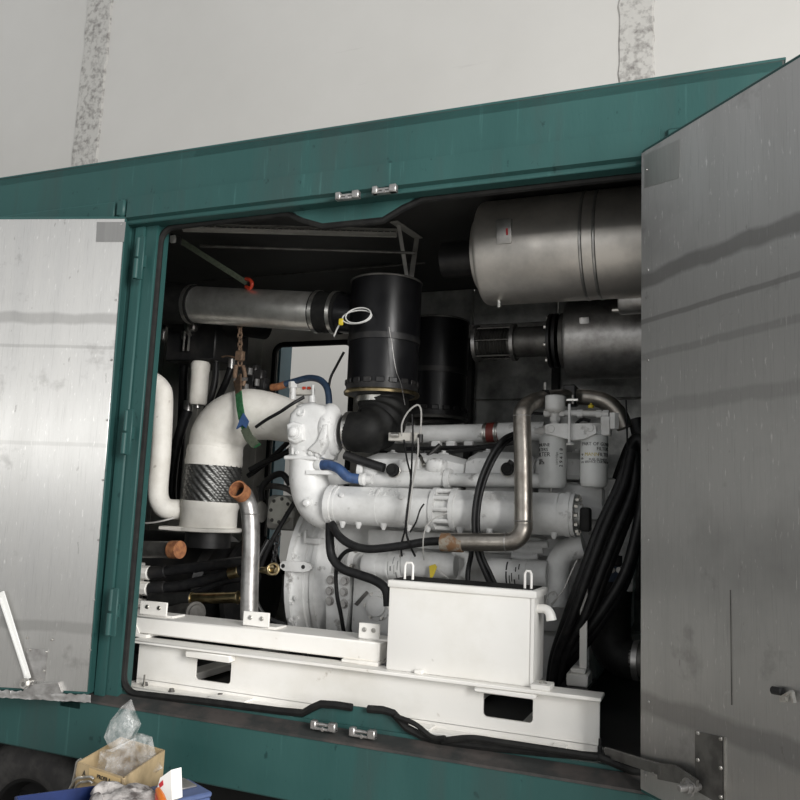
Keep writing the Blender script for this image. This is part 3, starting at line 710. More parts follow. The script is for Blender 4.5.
# turbine housing and down elbow at the left end
TY = .66
re_ = S(308, 470, TY, 20)
ep(MB().tube(PX([(309, 448), (309, 466), (309, 482), (314, 499), (324, 508), (336, 509.5)], TY), [re_ * 1.02, re_ * .97, re_ * .97, re_ * .97, re_, re_], 26), 'exhaust_elbow')
q = at(308.5, 459, TY); ep(MB().box(q + V(-re_ * .88, -re_ * 1.0, -.012), q + V(re_ * .95, re_, .010), .02, seg=3), 'elbow_flange')
for (u, v, r) in ((294.5, 432, 6.2), (308, 503, 5)):
    q = at(u, v, (TY - .122) if v < 450 else TY - re_ * .93); rr = S(u, v, TY, r); ep(MB().lathe(q + Y * .016, V(-.1, -1, 0), [(-.02, 0), (-.02, rr * 1.3), (.014, rr * 1.25), (.02, rr * 1.1), (.02, rr * .8), (.034, rr * .78), (.042, rr * .5), (.044, 0)], 20), 'casting_plug')
q = at(306, 470, TY - re_ * 1.0); ep(MB().prism([q + V(.0, 0, 0), q + V(.17, .02, .0), q + V(.17, .02, -.018), q + V(.0, 0, -.02)], Y * .06), 'casting_web')
def soft_prism(poly, ext, bev, seg=3):
    b = bmesh.new(); P = [Vector(p) for p in poly]; ext = Vector(ext)
    v0 = [b.verts.new(p) for p in P]; v1 = [b.verts.new(p + ext) for p in P]; n = len(P)
    b.faces.new(v0[::-1]); b.faces.new(v1)
    for i in range(n): b.faces.new((v0[i], v0[(i + 1) % n], v1[(i + 1) % n], v1[i]))
    bmesh.ops.recalc_face_normals(b, faces=b.faces)
    bmesh.ops.bevel(b, geom=[e for e in b.edges if (e.verts[0] in v0) == (e.verts[1] in v0)], offset=bev, segments=seg, affect='EDGES', profile=.5)
    return MB().bm(b)
th = ep(soft_prism(PX([(289, 458), (287.5, 446), (286, 438), (286, 424), (288, 413), (294, 406.5), (302, 403), (312, 402), (321, 405), (327, 412), (329, 422), (328, 438), (324, 450), (322, 458)], TY - .10), Y * .2, .035), 'turbine_housing')
soft_prism(PX([(287, 440), (286, 424), (293, 421), (302, 424), (303, 440), (295, 444)], TY - .122), Y * .06, .012).build('housing_boss', E, th)
soft_prism(PX([(306, 450), (316, 440), (322, 424), (327, 424), (326, 442), (320, 455)], TY - .118), Y * .06, .014).build('housing_rib', E, th)
MB().lathe(at(306, 405, TY - .03), V(-.12, -.25, 1), [(-.04, 0), (-.04, .05), (.006, .05), (.01, .035), (.01, 0)], 20).build('top_flange', E, th)
q = at(301, 412, TY - .10); MB().lathe(q, V(-.1, -1, .35), [(-.02, 0), (-.02, .022), (.004, .022), (.004, .012), (-.006, .01), (-.006, 0)], 16).build('oil_port', E, th)
for (u, v) in ((298, 453), (311, 453), (318, 455)): MB().bolt(at(u, v, TY - .095), -Y, .010, .014).build('housing_bolt', E, th)
for (u, v) in ((293, 454), (300, 455)): MB().cyl(at(u, v, TY - .09), at(u, v - 6, TY - .09), .011, 10).build('housing_stud', E, th)
# compressor volute facing the black intake elbow
cq = at(334.5, 431, .69); cax = V(.99, .10, 0).normalized(); ca = cax.cross(Z)
cR = S(341, 431, .69, 19)
pts, rs = [], []
for k in range(25):
    a = R_(100 + 330 * k / 24); g = .55 + .45 * k / 24
    pts.append(cq + (ca * math.cos(a) + Z * math.sin(a)) * cR * (.86 + .14 * g) - cax * .01); rs.append(S(341, 431, .69, 9.8) * g)
cv = ep(MB().tube(pts, rs, 18, 2), 'compressor_volute')
MB().lathe(cq - cax * .03, cax, [(-.05, 0), (-.05, .09), (-.01, .115), (0, cR * .9), (.03, cR * .95), (.045, cR * .80), (.05, .085), (.065, .085), (.065, 0)], 32).build('compressor_cover', E, cv)
MB().torus(cq - cax * .055, cax, cR * 1.04, .016, 40, 10).build('vee_clamp', E, cv)
MB().cyl(cq - cax * .20, cq - cax * .04, .075, 24).build('bearing_housing', E, cv)
# support strut beneath the turbo
ep(MB().box((at(328, 470, .9).x - .02, .86, 1.95), (at(328, 470, .9).x + .02, .90, 2.16), .004), 'turbo_strut')
ep(MB().prism(PX([(318, 474), (345, 470), (358, 482), (330, 486)], .74), V(0, .05, .0)), 'heat_shield')
# mounting bracket with bolts beside the bell
a = at(327, 575, .80); b = at(350, 640, .80)
mp = ep(MB().prism(PX([(326, 573), (350, 575), (349, 605), (345, 634), (326, 630)], .80), Y * .05), 'engine_mount')
for (u, v) in ((331, 580), (345, 581), (330, 591), (344, 592), (344, 604), (330, 601)):
    MB().bolt(at(u, v, .80), -Y, .018, .018).build('mount_bolt', M['galv'], mp)
ep(MB().box(at(337, 645, .86) + V(-.12, -.1, -.08), at(337, 645, .86) + V(.2, .1, -.0), .01), 'mount_foot', M['blackmetal'])
# crankcase side: casting with pump cover and slit rib
ep(MB().box(at(352, 575, .80) + V(0, 0, -.30), at(388, 575, .80) + V(.05, .1, .12), .03, seg=2), 'crankcase_side')
q = at(377, 606, .79); pc = ep(MB().lathe(q + Y * .02, -Y, [(0, 0), (0, .075), (.02, .072), (.028, .052), (.04, .05), (.046, .03), (.046, 0)], 26), 'pump_cover')
for a in range(0, 360, 60): MB().bolt(q + V(math.cos(R_(a)), 0, math.sin(R_(a))) * .064, -Y, .008, .012).build('cover_bolt', M['zinc'], pc)
ep(MB().prism(PX([(366, 591), (368, 593), (357, 606), (354, 604)], .79), Y * .02), 'cast_rib', M['dull'])
q = at(356, 560, .78); fl = ep(MB().lathe(q, V(.85, -.5, 0), [(-.05, 0), (-.05, .05), (.0, .06), (.012, .075), (.03, .075), (.03, .04), (.06, .04), (.06, 0)], 24), 'starter_flange')
for a in range(0, 360, 90): MB().bolt(q + V(.85, -.5, 0).normalized() * .03 + (V(.5, .85, 0) * math.cos(R_(a + 30)) + Z * math.sin(R_(a + 30))) * .058, V(.85, -.5, 0), .009, .016).build('flange_bolt', M['zinc'], fl)
# starter motors
def starter(u0, u1, v, y, rpx):
    a, b = at(u0, v, y), at(u1, v + (u1 - u0) * .035, y); b.z = a.z + (b.z - a.z) * .5; r = S((u0 + u1) / 2, v, y, rpx); L = (b - a).length
    st = ep(MB().lathe(a, b - a, [(0, 0), (0, r * .9), (.012, r), (L * .38, r), (L * .38, r * .97), (L * .42, r * .97), (L * .42, r), (L * .62, r), (L * .62, r * 1.04), (L * .67, r * 1.04), (L * .67, r), (L - .01, r), (L, r * .9), (L, 0)], 28), 'starter_motor')
    return st, a, b, r
st1, a, b, r = starter(365, 404, 565, .70, 13)
c = at(404, 564, .70); d = at(456, 566, .72)
ep(MB().lathe(c, d - c, [(0, 0), (0, r * .96), (.05, r * .96), (.05, r * .88), (.07, r * .88), (.07, r), ((d - c).length, r * .92), ((d - c).length, 0)], 28), 'starter_solenoid')
mk = MB(); axs = (b - a).normalized()
def ringprint(mb, a, axs, r, t0, segs):
    for (t, w, q0, q1) in segs:
        n = 4
        for i in range(n):
            pa, pb = R_(q0 + (q1 - q0) * i / n), R_(q0 + (q1 - q0) * (i + 1) / n); up = Z; fr = -Y
            f = lambda q, s: a + axs * (t + s) + (fr * math.cos(q) + up * math.sin(q)) * (r + .0008)
            mb.add([f(pa, 0), f(pa, w), f(pb, w), f(pb, 0)], [[0, 1, 2, 3]])
    return mb
L1 = (b - a).length
ringprint(mk, a, axs, r, 0, [(L1 * .64, .004, 10, 40), (L1 * .70, .003, -35, 25), (L1 * .76, .008, -15, 5), (L1 * .82, .004, 15, 50), (L1 * .86, .003, -30, 10), (L1 * .90, .006, -50, -20), (L1 * .94, .004, -10, 30)])
mk.build('stencil_marks', M['grayink'], st1)
st2, a, b, r = starter(489, 548, 572, .70, 14)
mk = MB(); L2 = (b - a).length; axs = (b - a).normalized()
ringprint(mk, a, axs, r, 0, [(L2 * .34, .007, 15, 55), (L2 * .34, .007, -40, 10), (L2 * .40, .004, -40, -5), (L2 * .44, .004, -30, 5), (L2 * .48, .006, -45, -20), (L2 * .50, .005, 10, 30), (L2 * .55, .005, 20, 45), (L2 * .56, .004, -20, 0)])
mk.build('stencil_marks', M['ink'], st2)
ep(MB().tube(PX([(453, 552), (466, 556), (468, 566), (462, 576)], .72), .02, 12), 'casting_bend')
tg = MB().prism(PX([(429, 566), (435, 564), (437, 567), (433, 577), (430, 578)], .62), Y * .004).build('tag', M['yellow'], EN)
MB().tube(PX([(434, 568), (444, 575), (452, 582)], .63), .002, 6).build('tag_wire', M['grey_wire'], tg)
# water bend at right, ribbed casing under the manifold
rb = S(565, 570, .74, 12)
ep(MB().tube(PX([(584, 546), (571, 549), (561, 557), (557, 572), (557, 606)], .74), rb, 20), 'water_bend')
ep(MB().box(at(450, 545, .78) + V(-.45, 0, -.03), at(560, 545, .78) + V(.03, .1, .03), .02, seg=2), 'oil_cooler')
m = MB()
for i in range(3):
    z = 545 + i * 6
    ep(MB().tube(PX([(500 + i * 6, z - 2), (525, z), (548 - i * 5, z - 1)], .74), .018, 10), 'cast_rib')
# front end: timing case, damper, belt side
ep(MB().box((bx1 - .02, .80, 1.36), (bx1 + .08, 1.60, 2.12), .04, seg=2), 'timing_case')
q = at(612, 530, .80); tc = ep(MB().box(q + V(-.10, 0, -.28), q + V(.10, .1, .24), .03, seg=2), 'front_bracket')
MB().lathe(at(621, 549, .79), -Y, [(-.02, 0), (-.02, .03), (.01, .03), (.012, .018), (.02, .018), (.02, 0)], 16).build('bracket_boss', E, tc)
# injector rail bits and fuel lines over the covers
for (u, v) in ((452, 446), (470, 446), (437, 446)):
    q = at(u, v, .95); ep(MB().box(q + V(-.03, -.02, -.02), q + V(.02, .03, .025), .006), 'injector_block')
ep(MB().tube(PX([(380, 452), (420, 454), (470, 450), (515, 443)], .88), .009, 8), 'injection_line', M['hose'])
ep(MB().tube(PX([(405, 449), (440, 448), (480, 447), (500, 445)], .92), .011, 8), 'injection_line', M['hose'])
for (u, v, u2, v2) in ((440, 445, 428, 456), (425, 452, 416, 464)):
    ep(MB().cyl(at(u, v, .80), at(u2, v2, .76), .012, 10), 'injector_plug', M['blackmetal'])
q = at(424, 466, .70); ij = ep(MB().cyl(q, at(421, 458, .74), .012, 12, .002), 'pressure_port', M['zinc']); MB().cyl(at(421, 458, .74), at(417, 452, .77), .009, 10).build('port_plug', M['hose'], ij)
# dark capped oil pipe and second cap
for (pts, uc, vc) in (([(345, 455), (362, 461), (384, 468)], 391, 470), ([(513, 462), (510, 466), (508, 469)], 506, 469)):
    op = ep(MB().tube(PX(pts, .64), S(uc, vc, .64, 4.6), 12), 'oil_filler_pipe', M['blackmetal'])
    q = at(uc, vc, .62); rr = S(uc, vc, .62, 7)
    MB().lathe(q + Y * .045, V(.1, -1, .05), [(0, 0), (0, rr * 1.0), (.012, rr * 1.03), (.014, rr * .86), (.05, rr * .86), (.05, rr * .6), (.054, rr * .55), (.054, 0)], 24).build('filler_cap', M['rubber'], op)
    MB().torus(q + Y * .03, V(.1, -1, .05), rr * .98, .004, 30, 8).build('cap_ring', M['zinc'], op)
# ------------------------------------------------------------- paired fuel filters
FA = thing('fuel_filter_pair', 'two white spin-on fuel filters hanging from white bracket at engine right end', 'filters')
fy = .66
ends = []
for i, (uc, vt, vb) in enumerate(((553, 435, 488), (594, 434, 487))):
    c = at(uc, vb, fy); t = at(uc, vt, fy); r = S(uc, 460, fy, 13.6); c.x = t.x = (c.x + t.x) / 2; h = t.z - c.z
    can = MB().lathe(c, Z, [(0, 0), (0, r * .8), (.008, r * .93), (.022, r), (h - .02, r), (h - .008, r * .95), (h - .004, r * .86), (h + .01, r * .86), (h + .01, 0)], 36).build('filter_canister', M['filterwhite'], FA)
    ends.append((c, r, h, can))
c, r, h, can = ends[1]; a0 = math.atan2(0 - c.x, 3.0 + fy)
m = MB(); text_cyl(m, 'PART OF GENUINE', .021, c, Z, r, a0 + .45, h * .79); text_cyl(m, 'FILTERS', .021, c, Z, r, a0 + .75, h * .70)
text_cyl(m, 'FILTER', .022, c, Z, r, a0 + .78, h * .595); text_cyl(m, 'FUEL ELEMENT', .014, c, Z, r, a0 + .38, h * .50); text_cyl(m, 'SERVICE CARTRIDGE', .014, c, Z, r, a0 + .36, h * .455)
text_cyl(m, '2 9 4', .022, c, Z, r, a0 - .95, h * .52, True); m.build('printed_label', M['ink'], can)
m = MB(); text_cyl(m, 'MANN', .022, c, Z, r, a0 - .18, h * .595); m.build('yellow_print', M['yink'], can)
c, r, h, can = ends[0]; a0 = math.atan2(0 - c.x, 3.0 + fy)
m = MB(); text_cyl(m, 'GENUINE', .021, c, Z, r, a0 - .95, h * .79); text_cyl(m, 'FILTERS', .021, c, Z, r, a0 - .95, h * .70); text_cyl(m, 'FILTER', .028, c, Z, r, a0 - .85, h * .61); text_cyl(m, 'FUEL', .018, c, Z, r, a0 - 1.1, h * .50); text_cyl(m, 'CARTR', .018, c, Z, r, a0 - 1.1, h * .45)
text_cyl(m, '2 9 4 1 8', .024, c, Z, r, a0 + .62, h * .56, True); m.build('printed_label', M['ink'], can)
m = MB(); text_cyl(m, 'cartridge', .016, c, Z, r, a0 + .25, h * .54, True); m.build('grey_print', M['grayink'], can)
pl = MB().prism(PX([(545.5, 425), (550, 423.5), (591, 423.5), (595.5, 426), (596.5, 433), (584, 439), (572, 440), (560, 437), (545, 433)], fy - .078), Y * .05).build('bracket_plate', E, FA)
for (u, v) in ((551, 429), (590, 428)): MB().lathe(at(u, v, fy - .078), -Y, [(0, 0), (0, .017), (.004, .015), (.004, 0)], 14).build('plate_boss', E, pl)
for c, r, h, can in ends: MB().cyl(c + Z * (h - .005), c + Z * (h + .045), r * .8, 24, .006).build('filter_head', E, FA)
q = at(555, 413, fy - .02); rr = S(555, 405, fy, 10)
MB().lathe(q, Z, [(0, 0), (0, rr * .5), (.015, rr * .95), (.02, rr * 1.0), (.075, rr), (.08, rr * .9), (.08, 0)], 26).build('primer_cap', E, FA)
MB().tube(PX([(544, 413), (570, 413), (608, 414)], fy - .01), S(570, 413, fy, 3), 12, 1).build('fuel_tube', E, FA)
for u in (547, 562, 580, 599, 606): q = at(u, 413 + (u - 545) * .02, fy - .01); MB().cyl(q - X * .012, q + X * .012, .019, 6).build('tube_nut', E, FA)
MB().cyl(at(555, 424, fy - .02), at(555, 412, fy - .02), .020, 14).cyl(at(555, 421, fy - .02), at(555, 417, fy - .02), .026, 6).build('stand_pipe', E, FA)
m = MB().cyl(at(569.5, 443, fy - .10), at(569.5, 404, fy - .10), .0065, 10); dp = m.build('drain_rod', E, FA)
MB().lathe(at(570, 445, fy - .10), Z, [(0, 0), (0, .016), (.005, .019), (.012, .008), (.012, 0)], 14).build('rod_foot', E, dp)
MB().box(at(573, 400, fy - .03) + V(-.03, -.008, -.006), at(573, 400, fy - .03) + V(.025, .008, .006), .002).cyl(at(573, 404, fy - .03), at(573, 395, fy - .03), .006, 8).build('wing_nut', M['zinc'], FA)
q = at(591, 408, fy - .02); MB().lathe(q, Z, [(0, 0), (0, .012), (.012, .014), (.014, .006), (.022, .004), (.022, 0)], 10).build('bleed_screw', M['yellow'], FA)
MB().box(at(606, 426, fy - .02) + V(-.022, -.02, -.045), at(606, 426, fy - .02) + V(.022, .03, .045), .006).build('valve_block', E, FA)
for v in (417, 425): q = at(614, v, fy - .02); MB().cyl(q - Z * .018, q + Z * .018, .022, 6).build('valve_nut', E, FA)
MB().tube(PX([(519, 413), (532, 413), (545, 414)], fy + .02), .007, 8).build('fuel_line', M['hose'], FA)
MB().tube(PX([(590, 421), (583, 419), (578, 422), (576, 425)], fy), .008, 8).build('fuel_line', M['hose'], FA)
q = at(539, 431, fy - .02); MB().lathe(q + X * .03, -X, [(0, 0), (0, .02), (.03, .02), (.03, .014), (.05, .012), (.05, 0)], 12).build('side_port', E, FA)
MB().cyl(at(551, 500, fy), at(551, 487, fy), .006, 8).build('drain_plug', M['zinc'], FA)

# ------------------------------------------------------------- air filters
def airfilter(uc, vtop, vbot, y, rpx, label, seal):
    t = thing('air_filter', label, 'air filter', 'tall black air filters above the engine')
    top = at(uc, vtop, y); bot = at(uc, vbot, y); x = (top.x + bot.x) / 2; r = S(uc, (vtop + vbot) / 2, y, rpx); z1 = top.z; z0 = bot.z; h = z1 - z0; c = V(x, y, z0)
    MB().lathe(c, Z, [(h * .12, 0), (h * .12, r), (h * .5, r), (h * .5, 0)], 48).build('lower_housing', M['filterblack'], t)
    MB().lathe(c, Z, [(h * .5, 0), (h * .5, r * 1.02), (h * .99, r * 1.02), (h, r * .99), (h, 0)], 48).build('upper_housing', M['filterblack'], t)
    MB().torus(V(x, y, z1 - .006), Z, r * 1.015, .006, 48, 8).build('top_rim', M['dull'], t)
    MB().lathe(c, Z, [(h * .47, r * .99), (h * .47, r * 1.035), (h * .52, r * 1.035), (h * .52, r * .99), (h * .47, r * .99)], 48).build('mid_band', M['blackmetal'], t)
    cov = MB().lathe(c, Z, [(h * .035, 0), (h * .035, r * .86), (h * .05, r * 1.0), (h * .12, r * 1.03), (h * .12, 0)], 48).build('end_cover', M['blackmetal'], t)
    MB().lathe(c, Z, [(h * .045, r * .9), (h * .04, r * 1.06), (h * .058, r * 1.08), (h * .07, r * 1.06), (h * .07, r * .9)], 56).build('cover_clamp', M['brass'] if seal else M['dull'], t)
    for k in range(10):
        a = R_(-80 + k * 20); p = c + V(math.sin(a), -math.cos(a), 0) * (r * 1.03) + Z * h * .135
        rot = Matrix.Rotation(a, 3, 'Z'); MB().box(p - V(.022, .004, .014), p + V(.022, .004, .014), .003, rot).build('cover_slot', M['blackmetal'], t)
    MB().lathe(c, Z, [(0, 0), (0, r * .62), (h * .03, r * .66), (h * .045, r * .9), (h * .045, 0)], 40).build('outlet_neck', M['dull'], t)
    return t, c, r, h
af1, ac, ar, ah = airfilter(384, 283, 401, .86, 35, 'big black cylindrical air filter nearest the viewer with bright clamp ring', True)
af2, ac2, ar2, ah2 = airfilter(436, 322, 425, 1.50, 31, 'black cylindrical air filter half hidden behind the nearer air filter', False)
# ribbed rubber elbow between the front filter and the turbo
y1 = .86
pe = [ac + Z * .02, at(385, 410, .85), at(379, 424, .79), cq + cax * .17, cq + cax * .064]
re2 = ar * .70
el = thing('rubber_elbow', 'black ribbed rubber elbow hose between front air filter and turbo', 'hose')
mbx = MB(); mbx.tube(pe, [re2 * 1.0, re2 * 1.0, re2 * .97, re2 * .84, re2 * .72], 36, 12)
# moulded ribs: swell rings along the middle of the bend
base = mbx.v; n = 36; rings = len(base) // n
for i in range(rings):
    cen = sum((base[i * n + k] for k in range(n)), Vector()) / n
    g = math.sin(i / rings * math.pi) ** 2; s_ = 1 + .05 * g * math.cos(i / rings * 2 * math.pi * 7)
    for k in range(n): base[i * n + k] = cen + (base[i * n + k] - cen) * s_
mbx.build('hose_body', M['rubber'], el)
MB().lathe(ac - Z * .012, Z, [(0, re2 * .9), (0, re2 * 1.03), (.028, re2 * 1.03), (.028, re2 * .9)], 40).build('hose_clamp', M['zinc'], el)
MB().lathe(cq + cax * .068, cax, [(0, re2 * .6), (0, re2 * .76), (.022, re2 * .78), (.022, re2 * .6)], 40).build('hose_clamp', M['zinc'], el)

# ------------------------------------------------------------- intake pipe at top left
IP = thing('intake_pipe', 'polished steel intake pipe with black rubber couplings above the white exhaust bend', 'pipe')
a, b = at(193, 304.5, .86), at(322, 312, .86); r = S(260, 308, .86, 19)
d = (b - a).normalized()
MB().pipe(a, b, r, r * .94, 40).build('steel_tube', M['satin'], IP)
MB().tube([a - d * .25 + V(0, .03, 0), a - d * .2, a - d * .12, a + d * .03], [r * 1.02, r * 1.12, r * 1.12, r * 1.07], 36, 4).build('rubber_coupling', M['rubber'], IP)
MB().lathe(b - d * .04, d, [(0, r * .9), (0, r * 1.06), (.03, r * 1.08), (.05, r * 1.04), (.07, r * 1.08), (.09, r * 1.04), (.11, r * 1.08), (.16, r * 1.08), (.16, r * .9)], 36).build('rubber_coupling', M['rubber'], IP)
for q in (a + d * .0, b - d * .02, b + d * .09): MB().lathe(q, d, [(-.011, r), (-.011, r * 1.10), (.011, r * 1.10), (.011, r)], 40).build('hose_clamp', M['zinc'], IP)
q = b + d * .10; MB().cyl(q, V(ac.x - ar * .8, ac.y, q.z - .02), r * .98, 32).build('filter_inlet', M['filterblack'], IP)
MB().tube([a - d * .24 + V(0, .04, 0), a - d * .26 + V(-.05, .25, 0), a - d * .3 + V(-.08, .8, -.05)], r * 1.02, 24, 5).build('rear_bend', M['rubber'], IP)

P2 = thing('rear_intake_pipe', 'dark rubber pipe behind and below the polished intake pipe', 'pipe')
a2, b2 = at(190, 322, 1.15), at(240, 324, 1.3)
MB().tube([a2 - X * .1, a2, b2, b2 + V(.1, .15, .01)], S(200, 322, 1.15, 13), 24, 4).build('hose_body', M['rubber'], P2)
MB().lathe(at(194, 324, 1.15), X, [(-.012, .08), (-.012, .092), (.012, .092), (.012, .08)], 28).build('hose_clamp', M['zinc'], P2)

# ------------------------------------------------------------- silencers
def silencer(y, uL, xR, rr, zc, label, small):
    t = thing('exhaust_silencer', label, 'silencer'); xl = at(uL, 260 if not small else 340, y - rr * .8).x
    o = V(xl, y, zc); L = xR - xl
    MB().lathe(o, X, [(0, rr * .6), (0, rr * .965), (.006, rr * .985), (.02, rr), (L - .05, rr), (L - .02, rr * .97), (L, 0)], 64).build('drum', M['steel'] if not small else M['galv'], t)
    MB().lathe(o, X, [(-.035, 0), (-.035, rr * .70), (-.012, rr * .72), (.0, rr * .80), (.01, rr * .6)], 56).build('end_cap', M['steel'] if not small else M['dull'], t)
    return t, o, L
s1, o1, L1 = silencer(.80, 474, .12, .262, 3.255, 'large polished steel silencer drum at top right under the roof', False)
for f in (.42, .47): MB().lathe(o1 + X * (L1 * f), X, [(-.008, .262), (-.004, .2655), (.004, .2655), (.008, .262)], 64).build('weld_bead', M['alu_plain'], s1)
MB().cyl(o1 - X * .26 + V(0, .1, .02), o1 - X * .03 + V(0, .1, .02), .095, 28).build('inlet_pipe', M['blackmetal'], s1)
q = at(505, 232, .80 - .262 * .95); rot = Matrix.Rotation(R_(12), 3, 'X')
lb = MB().box(q + V(-.038, -.03, -.06), q + V(.038, .03, .06), .008, rot, 2).build('name_plate_box', M['alu_plain'], s1)
fr = rot @ V(0, -.0305, 0); MB().box(q + fr + V(.012, -.0006, -.02), q + fr + V(.022, .0006, .012), 0, rot).build('red_mark', M['redink'], lb)
MB().box(q + V(-.055, .02, -.075), q + V(.055, .035, .07), .006, rot).build('plate_backing', M['steel'], lb)
MB().cyl(at(499, 308, .76), at(499, 300, .76), .012, 10, .002).build('drain_plug', M['zinc'], s1)
MB().box(V(o1.x + .01, .80 - .006, 3.42), V(o1.x + .04, .80 + .006, ZC - .02)).build('hanger', M['dull'], s1)
MB().box(V(o1.x + .9, .80 - .02, 3.45), V(o1.x + .94, .80 + .02, ZC - .02)).build('hanger', M['dull'], s1)
s2, o2, L2_ = silencer(1.30, 563, .12, .215, 2.90, 'smaller dark steel silencer drum below the big polished silencer', True)
q = at(585, 325, 1.30 - .19); MB().box(q + V(-.028, -.02, -.045), q + V(.028, .03, .045), .006, Matrix.Rotation(R_(14), 3, 'X'), 2).build('name_plate_box', M['galv'], s2)
MB().lathe(o2 - X * .10, X, [(0, 0), (0, .15), (.016, .15), (.016, .10), (.03, .10), (.03, .15), (.046, .15), (.046, 0)], 40).build('pipe_flange', M['blackmetal'], s2)
for k in range(8):
    a = R_(k * 45 + 20); MB().bolt(o2 - X * .10 + V(0, math.cos(a), math.sin(a)) * .128, -X, .013, .014).build('flange_bolt', M['zinc'], s2)
MB().cyl(o2 - X * .30, o2 - X * .09, .085, 28).build('inlet_pipe', M['dull'], s2)
fx = MB(); o3 = at(478, 334, 1.30); o3.y = 1.30; o3.z = o2.z; L3 = (o2.x - .30) - o3.x
pr = [(0, 0), (0, .075), (L3 * .1, .075)]
for k in range(9): pr += [(L3 * (.12 + .085 * k), .085), (L3 * (.12 + .085 * k + .045), .070)]
pr += [(L3 * .92, .075), (L3, .075), (L3, 0)]
fx.lathe(o3, X, pr, 28).build('flexible_coupling', M['dull'], s2)
for k in range(6):
    a = R_(k * 60 - 60); p = V(0, -math.cos(a), math.sin(a)) * .092
    MB().cyl(o3 + X * .0 + p, o3 + X * L3 + p, .006, 8).build('tie_rod', M['dull'], s2)
for x in (0, L3): MB().lathe(o3 + X * (x - .012), X, [(0, .06), (0, .105), (.02, .105), (.02, .06)], 28).build('coupling_ring', M['galv'], s2)
MB().box(V(-.32, 1.28, 3.11), V(-.29, 1.32, ZC - .02)).build('hanger', M['dull'], s2)
s3 = thing('exhaust_branch', 'short bright steel pipe stub between the two silencers beside the right door', 'pipe')
a, b = at(619, 301, .92), at(640, 300, .92); r = S(628, 300, .92, 14)
MB().lathe(a, X, [(0, 0), (0, r * .9), (.01, r), (.35, r), (.35, 0)], 32).build('pipe_body', M['galv'], s3)
MB().cyl(a + V(.01, -.02, -.05), a + V(-.03, -.02, -.05), .012, 10).build('side_plug', M['zinc'], s3)

# ------------------------------------------------------------- white lagged exhaust bend with braided bellows
XB = thing('exhaust_bend', 'fat white lagged exhaust bend with dark braided bellows at left', 'exhaust pipe')
xy = .92
MB().tube(PX([(306, 424), (290, 421), (268, 416), (247, 415), (229, 423), (218, 438), (215.5, 460)], xy), [S(260, 416, xy, q) for q in (19, 21, 24, 26.5, 28, 28, 26)], 36, 6).build('lagged_bend', M['lagging'], XB)
c = at(214.5, 463, xy); e = at(210.5, 503, xy); 
dn = (e - c).normalized(); rb_ = S(213, 470, xy, 28)
MB().lathe(at(215.5, 447, xy), dn, [(0, rb_ * .8), (0, rb_ * .97), (.03, rb_ * 1.0), (.05, rb_ * .99), (.09, rb_ * 1.02), (.11, rb_ * 1.0), (.11, 0)], 44).build('upper_collar', M['lagging'], XB)
# woven braid: strands raised over a dark sleeve
Lb = (e - c).length; nseg, nrow = 132, 60; a_ = dn.orthogonal().normalized(); b_ = dn.cross(a_); mb = MB(); vs = []; fs = []
for i in range(nrow + 1):
    t = i / nrow; tz = Lb * t
    for k in range(nseg):
        q = 2 * math.pi * k / nseg; s = math.sin(22 * q + tz * 150); w = .5 + .5 * math.sin(22 * q - tz * 260)
        rr = rb_ * (.97 + .015 * math.sin(math.pi * t)) + .0055 * s * (.35 + .65 * w) - .002
        vs.append(c + dn * tz + (a_ * math.cos(q) + b_ * math.sin(q)) * rr)
for i in range(nrow):
    for k in range(nseg): fs.append([i * nseg + k, i * nseg + (k + 1) % nseg, (i + 1) * nseg + (k + 1) % nseg, (i + 1) * nseg + k])
mb.add(vs, fs).build('braided_bellows', M['braid'], XB, sharp=80)
g = at(208.5, 530, xy); 
MB().lathe(e - dn * .01, dn, [(0, 0), (0, rb_ * 1.0), (.03, rb_ * 1.02), (.05, rb_ * .98), ((g - e).length, rb_ * 1.0), ((g - e).length + .02, 0)], 44).build('lower_collar', M['lagging'], XB)
fz_ = g.z + .022
MB().lathe(V(g.x, g.y, fz_ - .03), Z, [(0, 0), (0, rb_ * 1.13), (.004, rb_ * 1.16), (.02, rb_ * 1.16), (.024, rb_ * 1.1), (.024, 0)], 44).box((at(165, 528, .80).x, .74, fz_ - .03), (g.x, .80, fz_ - .006), .004).build('base_flange', M['lagging'], XB)
MB().cyl(V(g.x, g.y, fz_ - .12), V(g.x, g.y, fz_ - .03), rb_ * .8, 30).build('lower_pipe', M['blackmetal'], XB)

# ------------------------------------------------------------- loose pipes
def pipe_thing(name, label, pts, rpx, m, y=None, welds=(), cat='pipe'):
    t = thing(name, label, cat); P = PX(pts, y); k = len(pts) // 2; r = S(pts[k][0], pts[k][1], pts[k][2] if len(pts[k]) > 2 else y, rpx)
    MB().tube(P, r, 22, 6, name != 'riser_pipe').build('pipe_body', m, t)
    for (u, v, yy, ax) in welds: MB().torus(at(u, v, yy), ax, r * .995, .003, 28, 8).build('weld_bead', M['galv'], t)
    return t, P, r
t, P, r = pipe_thing('coolant_pipe', 'brown-grey welded steel pipe crossing in front of the white engine then rising to filters', [(443, 542, .42), (470, 542, .42), (505, 542, .42), (516, 539.5, .42), (522.5, 531, .425), (523.5, 518, .44), (523, 460, .47), (522, 420, .50), (523.5, 410, .52), (532, 402.5, .60), (548, 398.5, .76), (575, 397, .88), (592, 398, .90), (606, 402, .90), (618, 413, .90), (625, 428, .90)], 8.8, M['pipe_steel'], None, [(506, 542, .42, X), (523.4, 521, .435, Z), (522, 416, .505, Z)])
MB().lathe(P[0] - X * .006, X, [(0, r * .8), (0, r * 1.04), (.07, r * 1.05), (.10, r * 1.02), (.10, r * .8)], 26).build('rusty_end', M['pipe_rust'], t)
